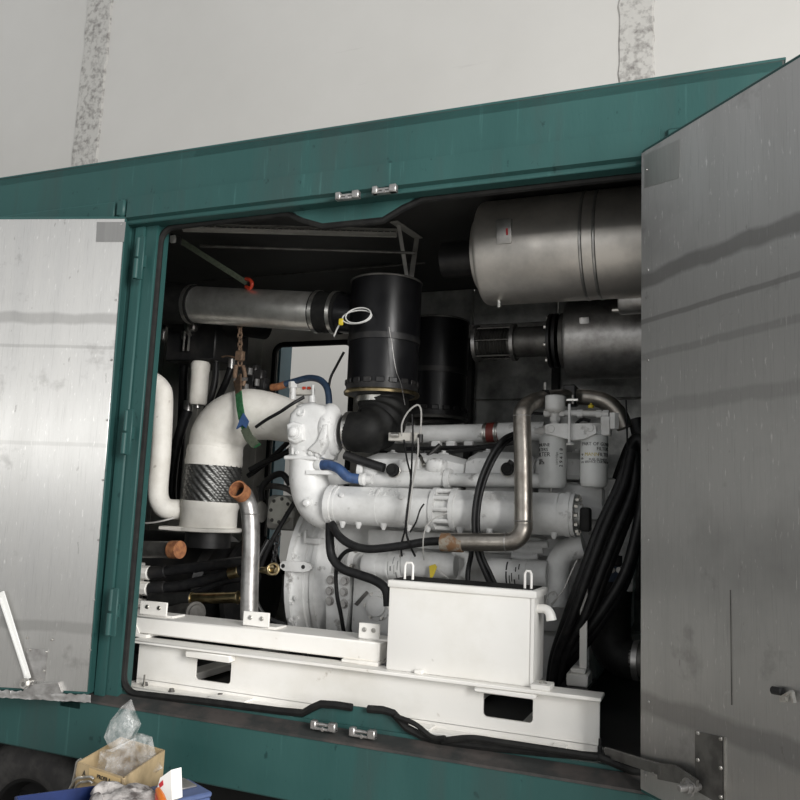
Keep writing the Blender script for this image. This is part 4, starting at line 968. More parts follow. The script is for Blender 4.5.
q = at(545, 399, .735); MB().lathe(q, V(.85, .5, .0), [(-.012, r * .9), (-.012, r * 1.12), (.012, r * 1.12), (.012, r * .9)], 26).build('pipe_clamp', M['blackmetal'], t)
MB().cyl(q + Z * .04, q + Z * .08, .008, 8).build('clamp_bolt', M['zinc'], t)
q = at(571, 396, .88); MB().box(q - V(.03, .05, .05), q + V(.03, .04, .05), .006).build('pipe_bracket', M['blackmetal'], t)
t, P, r = pipe_thing('riser_pipe', 'grey upright steel pipe with rusty open mouth behind the white rail', [(249, 632, .46), (249.5, 590, .46), (251, 540, .46), (250, 515, .46), (247.5, 503, .455), (244, 495, .43), (240, 491.5, .39)], 8.8, M['galv'], None, [(250.5, 514, .46, Z)])
mdir = (P[-1] - P[-2]).normalized()
MB().pipe(P[-1] - mdir * .03, P[-1] + mdir * .03, r * 1.03, r * .84, 30).build('rusty_mouth', M['rust'], t)
t, P, r = pipe_thing('stub_pipe', 'dark level pipe with orange rusty cut end below the lagged bend', [(120, 549, .60), (150, 549.5, .58), (178, 550, .55)], 8.4, M['dull'], None)
MB().lathe(P[-1] - X * .04, (P[-1] - P[-2]), [(0, r * .9), (0, r * 1.03), (.06, r * 1.03), (.06, 0)], 26).build('rusty_end', M['rust'], t)
t, P, r = pipe_thing('vent_pipe', 'slim white bent pipe standing at the far left inside the opening', [(132, 386, .80), (142, 381, .80), (152, 381.5, .80), (160, 388, .80), (163, 400, .80), (161, 450, .80), (158, 488, .80), (160, 502, .80), (168, 509, .82), (186, 509, .90)], 10, M['lagging'], None)
t = thing('cable_duct', 'narrow white upright strip beside the slim white bent pipe', 'strip')
a, b = at(150, 393, .9), at(145, 505, .9); MB().box((a.x - .025, .9, 1.4), (a.x + .022, .93, a.z), .006).build('duct_body', M['lagging'], t)
MB().box((a.x - .012, .896, 1.5), (a.x + .010, .90, a.z - .06), .003).build('duct_cover', M['beige'], t)

# ------------------------------------------------------------- hydraulic hoses lower left
t = thing('hose_manifold', 'white upright port block with stubs where three black hoses begin', 'manifold')
a = at(134, 570, .66); MB().box((a.x - .04, .62, zt), (a.x + .012, .74, at(134, 563, .66).z), .004).build('port_block', M['skid'], t)
HG = 'black hydraulic hoses at lower left'
hp = [([(150, 573), (175, 570), (205, 566), (245, 561)], 'uppermost black hydraulic hose running right from white port block', 5.2), ([(149, 589), (172, 587), (200, 581), (228, 573), (250, 571)], 'middle black hydraulic hose with brass sleeve from white port block', 5.2), ([(148, 604), (170, 600), (195, 592), (220, 582), (252, 578)], 'lowest slim black hydraulic hose from white port block', 3.4)]
for (pts, lab, rp) in hp:
    u, v = pts[0]; q = at(u, v, .66); r = S(u, v, .66, rp)
    MB().cyl(V(a.x, q.y, q.z), q, r * 1.35, 8, .003).build('port_stub', M['skid'], t)
    h = thing('hydraulic_hose', lab, 'hose', HG)
    P = [q] + PX(pts[1:], .68); P = [p + V(0, .02 * i + (.0 if i else 0), 0) for i, p in enumerate(P)]
    MB().tube(P, r, 14, 6).build('hose_body', M['hose'], h)
    dd = (P[1] - P[0]).normalized(); MB().cyl(P[0] - dd * .0, P[0] + dd * .09, r * 1.25, 14, .003).build('hose_end', M['blackmetal'], h)
    if 'brass' in lab: p = P[3]; dd = (P[3] - P[2]).normalized(); MB().cyl(p - dd * .03, p + dd * .03, r * 1.2, 12, .003).build('sleeve', M['brass'], h)
t = thing('oil_line_joint', 'short shiny brassy pipe joint under the black hydraulic hoses', 'pipe')
a, b = at(192, 598.5, .62), at(238, 597.5, .64); r = S(215, 598, .62, 5.6)
MB().cyl(a, b, r, 22).build('pipe_body', M['brass'], t)
for q in (a, b): MB().torus(q, b - a, r, .006, 26, 8).build('end_ring', M['brass'], t)
MB().cyl(at(150, 600, .60), a, r * 1.25, 20, .004).build('rubber_sleeve', M['rubber'], t)
t = tag(MB().lathe(at(196, 613, .55), V(.9, -.4, .1), [(-.25, 0), (-.25, .05), (-.02, .05), (-.02, .058), (.0, .058), (.0, .045), (.008, .04), (.008, 0)], 22).build('drain_pipe', M['dull']), 'grey round pipe end peeping over the left white rail', 'pipe')
t = thing('ball_valve', 'small brass valve with dark handle beside the bell housing rim', 'valve')
a, b = at(262, 570, .62), at(276, 571, .62); MB().cyl(a, b, .017, 12).cyl(at(268, 570, .62), at(272, 570, .62), .028, 8, .003).build('valve_body', M['brass'], t)
MB().torus(at(273, 569, .60), V(.3, -1, .2), .028, .007, 20, 8).build('valve_wheel', M['brass'], t)
MB().cyl(at(250, 568, .66), a, .013, 10).build('valve_stem', M['dull'], t)

# ------------------------------------------------------------- black hoses and cables on the engine
def hose_thing(name, label, pts, rpx, m=None, y=None, cat='hose', group=None):
    return tag(hose(pts, rpx, y).build(name, m or M['hose']), label, cat, group)
hose_thing('engine_hose', 'black hose sagging below the long white manifold', [(332, 524, .56), (339, 536, .52), (352, 545, .50), (370, 549, .49), (400, 546, .48), (425, 542, .48), (444, 541, .48)], 4.2)
hose_thing('engine_hose', 'thick black hose looping down the bell housing to the tank', [(330, 520, .60), (330, 545, .58), (333, 559, .57), (343, 569, .56), (360, 575, .55), (376, 581, .54), (386, 590, .53), (388, 606, .53)], 4.6)
hose_thing('engine_hose', 'thin black hose dropping in front of the bolted engine mount', [(372, 549, .56), (350, 550, .58), (340, 558, .60), (336, 572, .62), (337, 595, .64), (341, 615, .66), (345, 640, .68)], 2.1)
hose_thing('fuel_hose', 'front black hose curving down beside the steel coolant pipe to the tank', [(517, 433, .66), (505, 438, .58), (493, 452, .52), (481, 478, .48), (475, 505, .46), (474, 530, .46), (478, 555, .48), (486, 575, .50), (492, 588, .52)], 2.6)
hose_thing('fuel_hose', 'rear black hose twinned with the curving hose at coolant pipe', [(517, 438, .68), (507, 442, .60), (496, 456, .54), (485, 480, .50), (479, 505, .48), (478, 530, .48), (482, 555, .50), (490, 573, .52), (497, 588, .54)], 2.4)
hose_thing('drain_hose', 'short black pipe running down behind level coolant pipe to white tank', [(472, 545, .60), (471, 556, .58), (468, 572, .56), (468, 592, .56)], 2.6)
b_ = thing('oil_return_hose', 'short bright blue sleeved hose below the turbo', 'hose')
P = PX([(321, 465, .60), (329, 465, .58), (339, 469, .56), (348, 477, .57), (361, 479, .60)]); MB().tube(P, S(340, 470, .57, 5), 16, 6).build('hose_body', M['blue'], b_)
q = P[0]; MB().lathe(q - X * .03, X, [(0, 0), (0, .026), (.02, .032), (.035, .032), (.035, 0)], 12).build('hose_union', E, b_)
q = P[-1]; MB().lathe(q - X * .0, X, [(0, 0), (0, .032), (.02, .032), (.03, .022), (.06, .022), (.06, 0)], 12).build('hose_union', E, b_)
b_ = thing('blue_hose', 'thin dark blue hose arching above the turbine housing', 'hose')
P = PX([(283, 385, .95), (296, 381, .95), (309, 378, .93), (320, 380, .90), (327, 388, .88), (329, 402, .86), (328, 416, .85)]); MB().tube(P, S(309, 378, .93, 3.3), 14, 6).build('hose_body', M['darkblue'], b_)
MB().tube(PX([(272, 387.5, .96), (279, 386.5, .95), (285, 384.5, .95)]), S(280, 386, .95, 3.7), 12).build('hose_end', M['rust'], b_)
MB().cyl(at(293, 400, .95), at(293, 384, .95), .018, 12).cyl(at(293, 388, .95), at(293, 382, .95), .026, 8).build('hose_stub', E, b_)
tag(hose([(256, 427, .72), (266, 420, .70), (280, 412, .68), (292, 404, .68), (304, 397, .72)], 1.7).build('black_tube', M['hose']), 'thin black tube lying diagonally across the white lagged bend', 'tube')
tag(hose([(344, 352, .90), (337, 365, .90), (330, 380, .90), (329, 400, .90), (336, 412, .86)], 1.3).build('black_cable', M['hose']), 'thin black cable hanging left of the front air filter', 'cable')
# thermostat-like relay with orange light by the turbo
t = thing('sensor_block', 'small block with orange lights above the turbine housing', 'sensor')
q = at(308, 391, .98); MB().box(q + V(-.10, -.01, -.022), q + V(.03, .03, .02), .003).build('block_body', M['beige'], t)
for u in (304, 309): p = at(u, 388, .965); MB().box(p - V(.011, .004, .008), p + V(.011, .004, .008), .002).build('lamp_lens', M['red'], t)
MB().cyl(at(312, 404, .80), at(312, 396, .80), .020, 10).cyl(at(313, 396, .80), at(313, 385, .80), .008, 8).build('vent_plug', E, t)

# ------------------------------------------------------------- cable bundle at right
CG = 'thick black cables sweeping down at right'
cab = [('thick black power cable nearest the white filters in left bundle', 0, 0, .62), ('thick black power cable second from left in bundle', 7, 3, .58), ('thick black power cable in the middle of left bundle', 14, 6, .64), ('thick black power cable on right side of left bundle', 21, 10, .60), ('rightmost thick black power cable in left bundle', 27, 14, .66)]
for (lab, dx, dv, yy) in cab:
    hose_thing('power_cable', lab, [(630 + dx * .25, 450 + dv * .3, yy + .06), (619 + dx * .7, 484 + dv * .3, yy - .0), (600 + dx * .85, 525 + dv * .4, yy - .05), (584 + dx * .8, 568 + dv * .5, yy - .06), (568 + dx * .75, 613 + dv * .5, yy - .04), (555 + dx * .5, 652, yy), (551 + dx * .4, 676, yy + .02), (550 + dx * .4, 694, yy + .03)], 4.7, M['hose'], None, 'cable', CG)
cab2 = [('thick black power cable crossing lower right beside white strut', 0, .60), ('lower thick black power cable crossing behind the white strut', 9, .64)]
for (lab, dx, yy) in cab2:
    hose_thing('power_cable', lab, [(646, 480 + dx, yy), (638, 525 + dx, yy), (626, 570 + dx, yy), (606, 605 + dx, yy), (580, 640 + dx, yy + .02), (556, 668 + dx, yy + .06)], 5.4, M['hose'], None, 'cable', CG)
hose_thing('power_cable', 'black cable looping high beside the filter pair', [(612, 500, .85), (622, 470, .84), (632, 445, .84), (640, 440, .84), (648, 460, .84), (652, 500, .84)], 6.5, M['hose'], None, 'cable', CG)
hose_thing('power_cable', 'rightmost dark cable hanging at the right door edge', [(636, 420, .92), (642, 445, .90), (646, 480, .90), (648, 540, .90), (647, 600, .90)], 8, M['hose'], None, 'cable', CG)
for (lab, pts) in (('thin grey wire looped beside the tank spout', [(545, 606, .50), (549, 594, .50), (555, 592, .50), (557, 598, .50), (551, 606, .50)]), ('thin grey wire rising along the thick black cables', [(551, 604, .50), (562, 592, .48), (570, 575, .46), (577, 560, .46)])):
    tag(hose(pts, .7).build('grey_wire', M['grey_wire']), lab, 'wire')
tag(hose([(626, 400, .75), (627, 430, .75), (628, 470, .75), (632, 482, .72), (640, 498, .70)], .9).build('thin_cable', M['hose']), 'thin black cable hanging right of the filter pair', 'cable')
tag(hose([(138, 523, .70), (150, 523, .68), (162, 521, .68), (174, 518, .72)], .9).build('thin_cable', M['grey_wire']), 'thin pale cable running left from under the white exhaust bend flange', 'cable')
# large rubber elbow with steel stub, lower right
t = thing('suction_elbow', 'big black rubber elbow with blue clamp and steel stub at lower right', 'hose')
P = PX([(616, 572, .86), (613, 600, .86), (611, 625, .86), (612, 645, .85), (622, 657, .83), (640, 661, .81)]); r = S(612, 640, .85, 19)
MB().tube(P, [r * .92, r * .95, r * 1.02, r * 1.08, r * 1.0, r * .95], 30, 6).build('elbow_body', M['rubber'], t)
MB().tube(PX([(634, 660, .81), (650, 661, .80), (690, 664, .80)]), r * .9, 28, 2).build('steel_stub', M['dull'], t)
for u in (637,): MB().lathe(at(u, 660.5, .81), V(1, -.1, 0), [(-.012, r * .8), (-.012, r * 1.0), (.012, r * 1.0), (.012, r * .8)], 30).build('hose_clamp', M['galv'], t)
q = at(616, 572, .86); MB().lathe(q - Z * .02, Z, [(-.02, r * .7), (-.02, r * 1.0), (.05, r * 1.0), (.05, r * .7)], 30).build('blue_clamp', M['darkblue'], t)
MB().cyl(q + Z * .03, q + Z * .10, r * .8, 24, .005).build('pipe_neck', M['blackmetal'], t)
for u in (612, 619): MB().bolt(at(u, 570, .86 - r * 1.02), -Y, .010, .012).build('clamp_bolt', M['zinc'], t)
# support arm seen in the dark between strut and elbow
tag(MB().box(at(642, 640, .55) + V(-.10, -.03, -.012), at(642, 640, .55) + V(.06, .06, .0), .002).build('angle_bracket', M['dull']), 'small grey angle bracket at lower right near the door edge', 'bracket') if False else None

# ------------------------------------------------------------- wiring loom over the engine middle
WG = 'thin wires hanging over the engine middle'
t = thing('junction_plate', 'small beige terminal strip below the front air filter', 'terminal')
a, b = at(389, 437, .66), at(421, 439, .66)
MB().box((a.x, .65, a.z - .02), (b.x, .675, a.z + .022), .003).build('strip_body', M['brass'] if False else M['beige'], t)
MB().cyl(at(391, 435, .64), at(399, 435, .64), .012, 10, .002).build('gland', M['zinc'], t)
MB().cyl(b + V(-.0, -.01, -.02), b + V(-.0, -.01, .022), .014, 10, .002).build('end_gland', M['blackmetal'], t)
wires = [('grey wire looping up above the terminal strip', [(402, 436, .65), (402, 424, .64), (408, 412, .63), (417, 405, .63), (421, 410, .63), (421, 425, .64), (420, 437, .65)], .9, 'grey_wire'),
 ('white wire hanging from right end of terminal strip', [(418, 438, .64), (418, 452, .60), (415, 470, .52), (411, 495, .46), (408, 520, .46), (403, 545, .52), (400, 557, .55)], 1.0, 'grey_wire'),
 ('long black wire hanging straight over the manifold lettering', [(412, 414, .64), (413, 436, .64), (412, 455, .60), (411, 478, .46), (408, 505, .42), (406, 530, .44), (410, 545, .46), (415, 556, .52)], 1.1, 'hose'),
 ('second black wire crossing the manifold to the starter', [(404, 440, .64), (407, 460, .58), (411, 480, .46), (407, 510, .42), (405, 530, .44), (401, 545, .50), (402, 556, .54)], 1.0, 'hose'),
 ('short black wire with probe on the manifold', [(424, 504, .45), (420, 510, .45), (416, 522, .44), (410, 532, .46)], .9, 'hose'),
 ('thin clear wire hanging in front of rusty coolant pipe end', [(447, 513, .44), (432, 520, .42), (425, 530, .42), (423, 545, .44), (424, 560, .50)], .7, 'grey_wire')]
for (lab, pts, rp, mm) in wires: tag(hose(pts, rp, None, 8, 6).build('sensor_wire', M[mm]), lab, 'wire', WG)
t = thing('wire_coil', 'white looped wire with yellow tie on front air filter', 'wire')
c = at(357, 317, ac.y - ar - .06); ax = V(.1, -.5, .86)
MB().tube([c + V(math.cos(R_(k * 15)) * .082, math.sin(R_(k * 15)) * .02, math.sin(R_(k * 15)) * .04) for k in range(24)], .0035, 8, 1, True, True).tube([c + V(math.cos(R_(k * 15)) * .070 + .01, math.sin(R_(k * 15)) * .02 - .008, math.sin(R_(k * 15)) * .045 + .006) for k in range(24)], .0035, 8, 1, True, True).build('wire_loops', M['white_plastic'], t)
MB().tube([c + V(-.082, 0, -.01), at(338, 327, ac.y - ar - .05), at(334, 336, ac.y - ar - .02)], .0045, 8, 4).build('wire_tail', M['white_plastic'], t)
MB().box(at(341, 322, ac.y - ar - .07) + V(-.012, -.008, -.018), at(341, 322, ac.y - ar - .07) + V(.012, .008, .018), .004).build('cable_tie', M['yellow'], t)
tag(hose([(389, 327, .86 - ar - .01), (392, 345, .86 - ar - .01), (396, 370, .86 - ar - .01), (401, 384, .86 - ar - .02), (405, 405, .62)], .35, None, 6).build('filter_wire', M['galv']), 'hairline grey wire running down the front air filter', 'wire')

# ------------------------------------------------------------- ceiling bracket, strap
t = thing('ceiling_bracket', 'grey triangular steel bracket hanging from the ceiling above front air filter', 'bracket')
zc = ZC - .02; a = at(393, 223, .50); b = at(417, 238, .70); c = at(411, 277, .62)
a2 = V(a.x, a.y, zc - .004); b2 = V(b.x, b.y, zc - .004)
# project the two legs to the ceiling from their sighted feet
p1 = atz(396, 223, zc - .005); p2 = atz(417, 237, zc - .005)
MB().beam(p1 + (p1 - p2) * .1, p2 + (p2 - p1) * .1, .05, .006, Z, .001).build('top_plate', M['castgrey'], t)
yb = (p1.y + p2.y) / 2; foot = at(409, 279, yb)
MB().beam(p1 + (p2 - p1) * .12, foot - X * .01, .022, .004, Y, .001).build('leg', M['castgrey'], t)
MB().beam(p2, foot + X * .012, .03, .005, Y, .001).build('leg', M['castgrey'], t)
MB().box(foot + V(-.03, -.015, -.03), foot + V(.03, .015, .0), .002).build('foot_plate', M['castgrey'], t)
t = thing('ratchet_strap', 'olive webbing strap with red hook from ceiling corner to intake pipe', 'strap')
a = at(176, 238, .55); b = at(247, 283, .80)
MB().beam(a, b, .036, .004, V(0, -.8, -.5), .001).build('webbing', M['olive'], t)
MB().beam(a - (b - a) * .02 + V(-.03, 0, .0), a + (b - a) * .08, .05, .02, V(0, -.8, -.5), .005).build('buckle', M['blackmetal'], t)
q = at(173, 239, .54); MB().box(q - V(.018, .01, .022), q + V(.018, .01, .022), .005).build('buckle_tag', M['white_plastic'], t)
MB().tube(PX([(246, 279, .79), (250, 280, .78), (252, 284, .78), (250, 288, .79), (246, 287, .80)]), .011, 10).build('hook', M['red'], t)

# ------------------------------------------------------------- chain and sling on the lagged bend
t = thing('lifting_chain', 'rusty lifting chain and shackle hanging in front of the far wall', 'chain')
c0 = at(239, 330, .88); n = 9
for i in range(n):
    p = at(240 + .2 * (i % 2), 326 + i * 4.6, .90)
    rot = Matrix.Rotation(R_(90 if i % 2 else 15), 3, 'Z')
    MB().tube([p + rot @ V(math.cos(R_(k * 45)) * .012, 0, math.sin(R_(k * 45)) * .020) for k in range(8)], .0055, 8, 1, True, True).build('chain_link', M['rustdark'], t)
MB().box(at(240, 356, .89) - V(.026, .018, .03), at(240, 356, .89) + V(.026, .018, .03), .006).build('swivel_block', M['rustdark'], t)
MB().tube(PX([(236, 366, .89), (235, 376, .87), (237, 388, .86)]), .014, 10).tube(PX([(243, 366, .89), (245, 376, .88), (243, 386, .87)]), .012, 10).build('shackle', M['rustdark'], t)
MB().cyl(at(234, 380, .86), at(247, 379, .87), .011, 10).build('shackle_pin', M['galv'], t)
t = thing('lifting_sling', 'green webbing sling wrapped round the white lagged exhaust bend', 'sling')
def ribbon(pts, w, th, m, nm):
    mb = MB(); P = PX(pts); N = len(P); vs = []
    for i, p in enumerate(P):
        d = (P[min(i + 1, N - 1)] - P[max(i - 1, 0)]).normalized(); s = d.cross(V(-.25, -.95, .1)).normalized(); nn = s.cross(d)
        vs += [p + s * w / 2, p - s * w / 2, p - s * w / 2 + nn * th, p + s * w / 2 + nn * th]
    fs = []
    for i in range(N - 1):
        for k in range(4): fs.append([4 * i + k, 4 * i + (k + 1) % 4, 4 * i + 4 + (k + 1) % 4, 4 * i + 4 + k])
    fs += [[0, 1, 2, 3], [4 * N - 4 + k for k in range(4)][::-1]]
    return mb.add(vs, fs).build(nm, m, t)
ribbon([(239, 377, .86), (239, 386, .80), (239, 394, .75)], .05, .008, M['rustdark'], 'worn_eye')
ribbon([(239, 393, .75), (240, 405, .72), (242, 417, .71), (246, 430, .71), (251, 440, .72), (258, 446, .76)], .048, .006, M['sling'], 'webbing')
ribbon([(245, 428, .705), (249, 437, .708), (256, 445, .735)], .055, .008, M['olive'], 'dirty_band')
MB().prism(PX([(243, 413), (248, 421), (246, 428), (242, 425), (236, 429), (239, 421)], .69), Y * .012).build('knot', M['blue'], t)

# ------------------------------------------------------------- fittings at the far left
t = thing('separator_bowl', 'white cylindrical filter canister high at left beside the lagged bend', 'filter')
c = at(197.5, 405, 1.15); z1 = at(199, 362, 1.15).z; r = S(197, 385, 1.15, 9)
MB().lathe(c, Z, [(0, 0), (0, r * .85), (.015, r), (z1 - c.z - .06, r), (z1 - c.z - .06, r * 1.06), (z1 - c.z - .015, r * 1.06), (z1 - c.z, r * .9), (z1 - c.z, 0)], 28).build('bowl_body', M['lagging'], t)
MB().cyl(c - Z * .02, c, .02, 12).build('drain_plug', M['galv'], t)
t = thing('control_box', 'dark metal control box under the left end of the intake pipe', 'box')
a, b = at(166, 344, 1.12), at(214, 360, 1.12)
MB().box((a.x, 1.12, at(190, 360, 1.12).z), (b.x, 1.5, at(190, 318, 1.12).z), .008).build('box_body', M['blackmetal'], t)
for u in (163, 184): p = at(u, 332, 1.11); MB().box(p - V(.014, .008, .05), p + V(.014, .008, .05), .004).build('box_catch', M['galv'], t)
q = at(191, 324, 1.10); MB().box(q - V(.035, .02, .05), q + V(.04, .03, .04), .012).build('cable_gland', M['galv'], t)
for u in (184, 189): p = at(u, 340, 1.09); MB().cyl(p - Z * .07, p + Z * .06, .007, 8).build('tie_rod', M['zinc'], t)
for (lab, pts, rp) in (('black hose hanging right of the white filter canister', [(216, 362, 1.2), (215, 380, 1.2), (210, 400, 1.2), (200, 425, 1.25), (192, 450, 1.3)], 3.4), ('black hose leaning behind the lagged bend shoulder', [(231, 368, 1.25), (226, 382, 1.25), (218, 400, 1.28), (208, 425, 1.3)], 3.6), ('dark hose falling behind the white filter canister', [(184, 362, 1.3), (183, 400, 1.3), (180, 450, 1.3), (176, 500, 1.3)], 4.5), ('dark hose standing left of the braided bellows', [(188, 410, 1.2), (178, 440, 1.2), (172, 480, 1.2), (172, 520, 1.2)], 5)):
    h = thing('rear_hose', lab, 'hose', 'black hoses behind the lagged bend'); MB().tube(PX(pts), S(pts[0][0], pts[0][1], pts[0][2], rp), 12, 6).build('hose_body', M['hose'], h)
    q = at(*pts[0]); MB().cyl(q - Z * .01, q + Z * .06, S(pts[0][0], pts[0][1], pts[0][2], rp * .95), 12, .003).build('hose_end', M['galv'], h)
t = thing('valve_cluster', 'cluster of dark valves and rusty fittings behind the lagged bend top', 'valve')
for (u, v, dx, dz) in ((251, 384, .035, .06), (260, 378, .03, .05), (245, 375, .025, .05), (263, 388, .028, .06), (256, 370, .02, .03)):
    q = at(u, v, 1.12); MB().box(q - V(dx, .03, dz), q + V(dx, .03, dz), .008).build('valve_body', M['blackmetal'], t)
for (u, v) in ((250, 372), (257, 383), (246, 388), (262, 396)):
    q = at(u, v, 1.07); MB().cyl(q - Z * .02, q + Z * .025, .016, 8, .003).build('valve_nut', M['galv'], t)
MB().tube(PX([(243, 392, 1.1), (252, 394, 1.1), (262, 392, 1.1), (266, 384, 1.1)]), .010, 8).build('valve_pipe', M['blackmetal'], t)
MB().cyl(at(255, 402, 1.12), at(255, 386, 1.12), .02, 10).build('valve_stem', M['blackmetal'], t)
MB().tube(PX([(222, 357, 1.15), (228, 356, 1.15), (236, 358, 1.15)]), .006, 8).build('valve_lever', M['rustdark'], t)
# mid-left machinery between bellows and bell housing
t = thing('transfer_pump', 'grey cast pump with bolted round-ended cover plate left of bell housing', 'pump')
q = at(281, 511, 1.0); MB().box(q + V(-.12, .03, -.11), q + V(.07, .25, .09), .03, seg=2).build('pump_body', M['castgrey'], t)
pts = []
for (u, v) in ((273, 499), (279, 496), (286, 497), (291, 502), (290, 512), (287, 521), (281, 525), (272, 523), (268, 517), (269, 506)): pts.append(at(u, v, 1.0))
cv_ = MB().prism(pts, Y * .03).build('cover_plate', M['pump_paint'], t)
for (u, v) in ((274, 501), (282, 499), (288, 504), (287, 513), (285, 520), (279, 522), (272, 520), (271, 510)): MB().bolt(at(u, v, 1.0), -Y, .008, .008).build('cover_bolt', M['dull'], cv_)
MB().cyl(at(262, 512, 1.02), at(256, 512, 1.02), .06, 16).build('pump_inlet', M['castgrey'], t)
MB().tube(PX([(258, 489, 1.05), (270, 486, 1.05), (285, 488, 1.05), (295, 494, 1.05)]), .018, 10).build('pump_pipe', M['dull'], t)
MB().cyl(at(292, 511, .98), at(292, 518, .98), .02, 12, .003).build('pump_plug', M['castgrey'], t)
t2 = thing('chain_hoist', 'dark hoist chain hanging between riser pipe and bell housing', 'chain')
for i in range(7):
    p = at(278 - i * .7, 534 + i * 4.6, .80); rot = Matrix.Rotation(R_(90 if i % 2 else 20), 3, 'Z')
    MB().tube([p + rot @ V(math.cos(R_(k * 45)) * .012, 0, math.sin(R_(k * 45)) * .018) for k in range(8)], .006, 8, 1, True, True).build('chain_link', M['blackmetal'], t2)
for (lab, pts, rp, y) in (('black hose slanting down beside the riser pipe', [(296, 500, .78), (285, 518, .78), (270, 545, .78), (258, 575, .80), (254, 600, .82)], 2.4, 0), ('thin black hose curling past the riser pipe foot', [(268, 540, .62), (258, 560, .58), (254, 585, .56), (258, 605, .56), (268, 618, .58), (285, 625, .60)], 2.2, 0), ('black hose arching behind the white elbow casting', [(250, 470, 1.05), (265, 462, 1.05), (282, 455, 1.05), (296, 446, 1.05)], 3, 0), ('black hose slanting up behind the bellows', [(248, 476, 1.1), (262, 466, 1.1), (278, 452, 1.12), (290, 440, 1.12)], 2.6, 0), ('dark hose bow above the grey cast pump', [(262, 500, 1.02), (262, 488, 1.0), (270, 478, 1.0), (282, 474, 1.0), (290, 484, 1.0)], 3.2, 0)):
    h = thing('service_hose', lab, 'hose', 'black service hoses left of bell housing'); MB().tube(PX(pts), S(pts[1][0], pts[1][1], pts[1][2], rp), 12, 6).build('hose_body', M['hose'], h)
t = thing('alternator', 'dark machine housing low behind the hydraulic hoses at left', 'generator')
MB().lathe(V(-3.60, EY + .12, 1.42), X, [(0, 0), (0, .26), (.04, .32), (.7, .32), (.74, .28), (.93, .28), (.93, 0)], 48).build('housing', M['blackmetal'], t)
MB().lathe(V(-2.69, EY + .12, 1.42), X, [(0, .25), (0, .33), (.03, .33), (.03, .25)], 48).build('end_ring', M['blackmetal'], t)
for y in (.9, 1.5): MB().box((-3.4, y - .0, 1.05), (-2.8, y + .12, 1.25), .01).build('foot', M['blackmetal'], t)
# ------------------------------------------------------------- trailer under the container
t = thing('trailer', 'dark trailer chassis with large tyre under the green container', 'trailer')
MB().box((XFAR, .12, .52), (XEND, .28, .795), .01).build('chassis_rail', M['chassis'], t)
MB().box((XFAR, 2.0, .52), (XEND, 2.16, .795), .01).build('chassis_rail', M['chassis'], t)
MB().box((XFAR, .28, .55), (XEND, 2.0, .60)).build('belly_plate', M['chassis'], t)
def wheel(x, y):
    c = V(x, y, .40); Rr = .40
    w = MB().lathe(c, Y, [(-.12, .22), (-.14, .25), (-.145, .31), (-.125, .37), (-.10, .395), (-.06, .40), (.06, .40), (.10, .395), (.125, .37), (.14, .25), (.12, .22)], 56).build('wheel', M['tyre'], t)
    MB().lathe(c, Y, [(-.07, 0), (-.07, .07), (-.05, .08), (-.03, .18), (-.11, .205), (-.12, .225), (.12, .225), (.12, 0)], 40).build('rim', M['chassis'], w)
    for k in range(8): MB().bolt(c + V(math.cos(R_(k * 45)), 0, math.sin(R_(k * 45))) * .12 - Y * .045, -Y, .014, .02).build('wheel_nut', M['dull'], w)
wheel(at(42, 800, .13).x, .16); wheel(at(42, 800, .13).x, 2.1)
MB().cyl(V(at(42, 800, .13).x, .16, .40), V(at(42, 800, .13).x, 2.1, .40), .06, 16).build('axle', M['chassis'], t)
# landing leg further along
for x in (-.9,): MB().box((x - .05, .12, .0), (x + .05, .26, .56), .006).build('landing_leg', M['chassis'], t); MB().box((x - .05, 2.02, .0), (x + .05, 2.14, .56), .006).build('landing_leg', M['chassis'], t)

# ------------------------------------------------------------- bench with boxes in the foreground
TB = .80
t = thing('work_bench', 'low wooden workbench holding boxes and tools below the container sill', 'bench')
MB().box((-2.22, -1.12, TB - .04), (-1.45, -.24, TB), .004).build('bench_top', M['wood'], t)
for x in (-2.17, -1.5):
    for y in (-1.07, -.27): MB().box((x - .03, y - .03, 0), (x + .03, y + .03, TB - .04), .004).build('leg', M['dull'], t)
bz = .985
A = atz(77, 762, bz); B = atz(124, 778, bz); C_ = atz(165, 750, bz); D = A + C_ - B
def wall_(mb, p, q, z0, z1, th=.006):
    d = (q - p).normalized(); n = V(-d.y, d.x, 0) * th
    mb.prism([V(p.x, p.y, z0), V(q.x, q.y, z0), V(q.x, q.y, z1), V(p.x, p.y, z1)], n)
cb = thing('cardboard_box', 'open tan cardboard box holding a clear plastic bag', 'box')
mb = MB(); wall_(mb, A, B, TB, bz); wall_(mb, B, C_, TB, bz); wall_(mb, C_, D, TB, bz); wall_(mb, D, A, TB, bz)
mb.prism([V(p.x, p.y, TB) for p in (A, B, C_, D)], Z * .006); mb.build('box_body', M['card'], cb)
dAB = (B - A).normalized(); nAB = V(dAB.y, -dAB.x, 0)
lab = MB(); c0 = A + (B - A) * .30 - Z * .002
q0, q1 = A + (B - A) * .28, A + (B - A) * .93
lab.prism([V(q0.x, q0.y, bz - .045), V(q1.x, q1.y, bz - .045), V(q1.x, q1.y, bz - .006), V(q0.x, q0.y, bz - .006)], nAB * .0012)
lb = lab.build('paper_label', M['card_label'], cb)
tm = MB(); text_flat(tm, 'PROFILA', .020, (q0 + q1) / 2 + nAB * .0024 + V(0, 0, -.024), dAB, Z); tm.build('label_print', M['ink'], lb)
tm = MB(); text_flat(tm, 'A', .028, A + (B - A) * .18 + nAB * .001 + V(0, 0, -.03), dAB, Z); tm.build('box_print', M['ink'], cb)
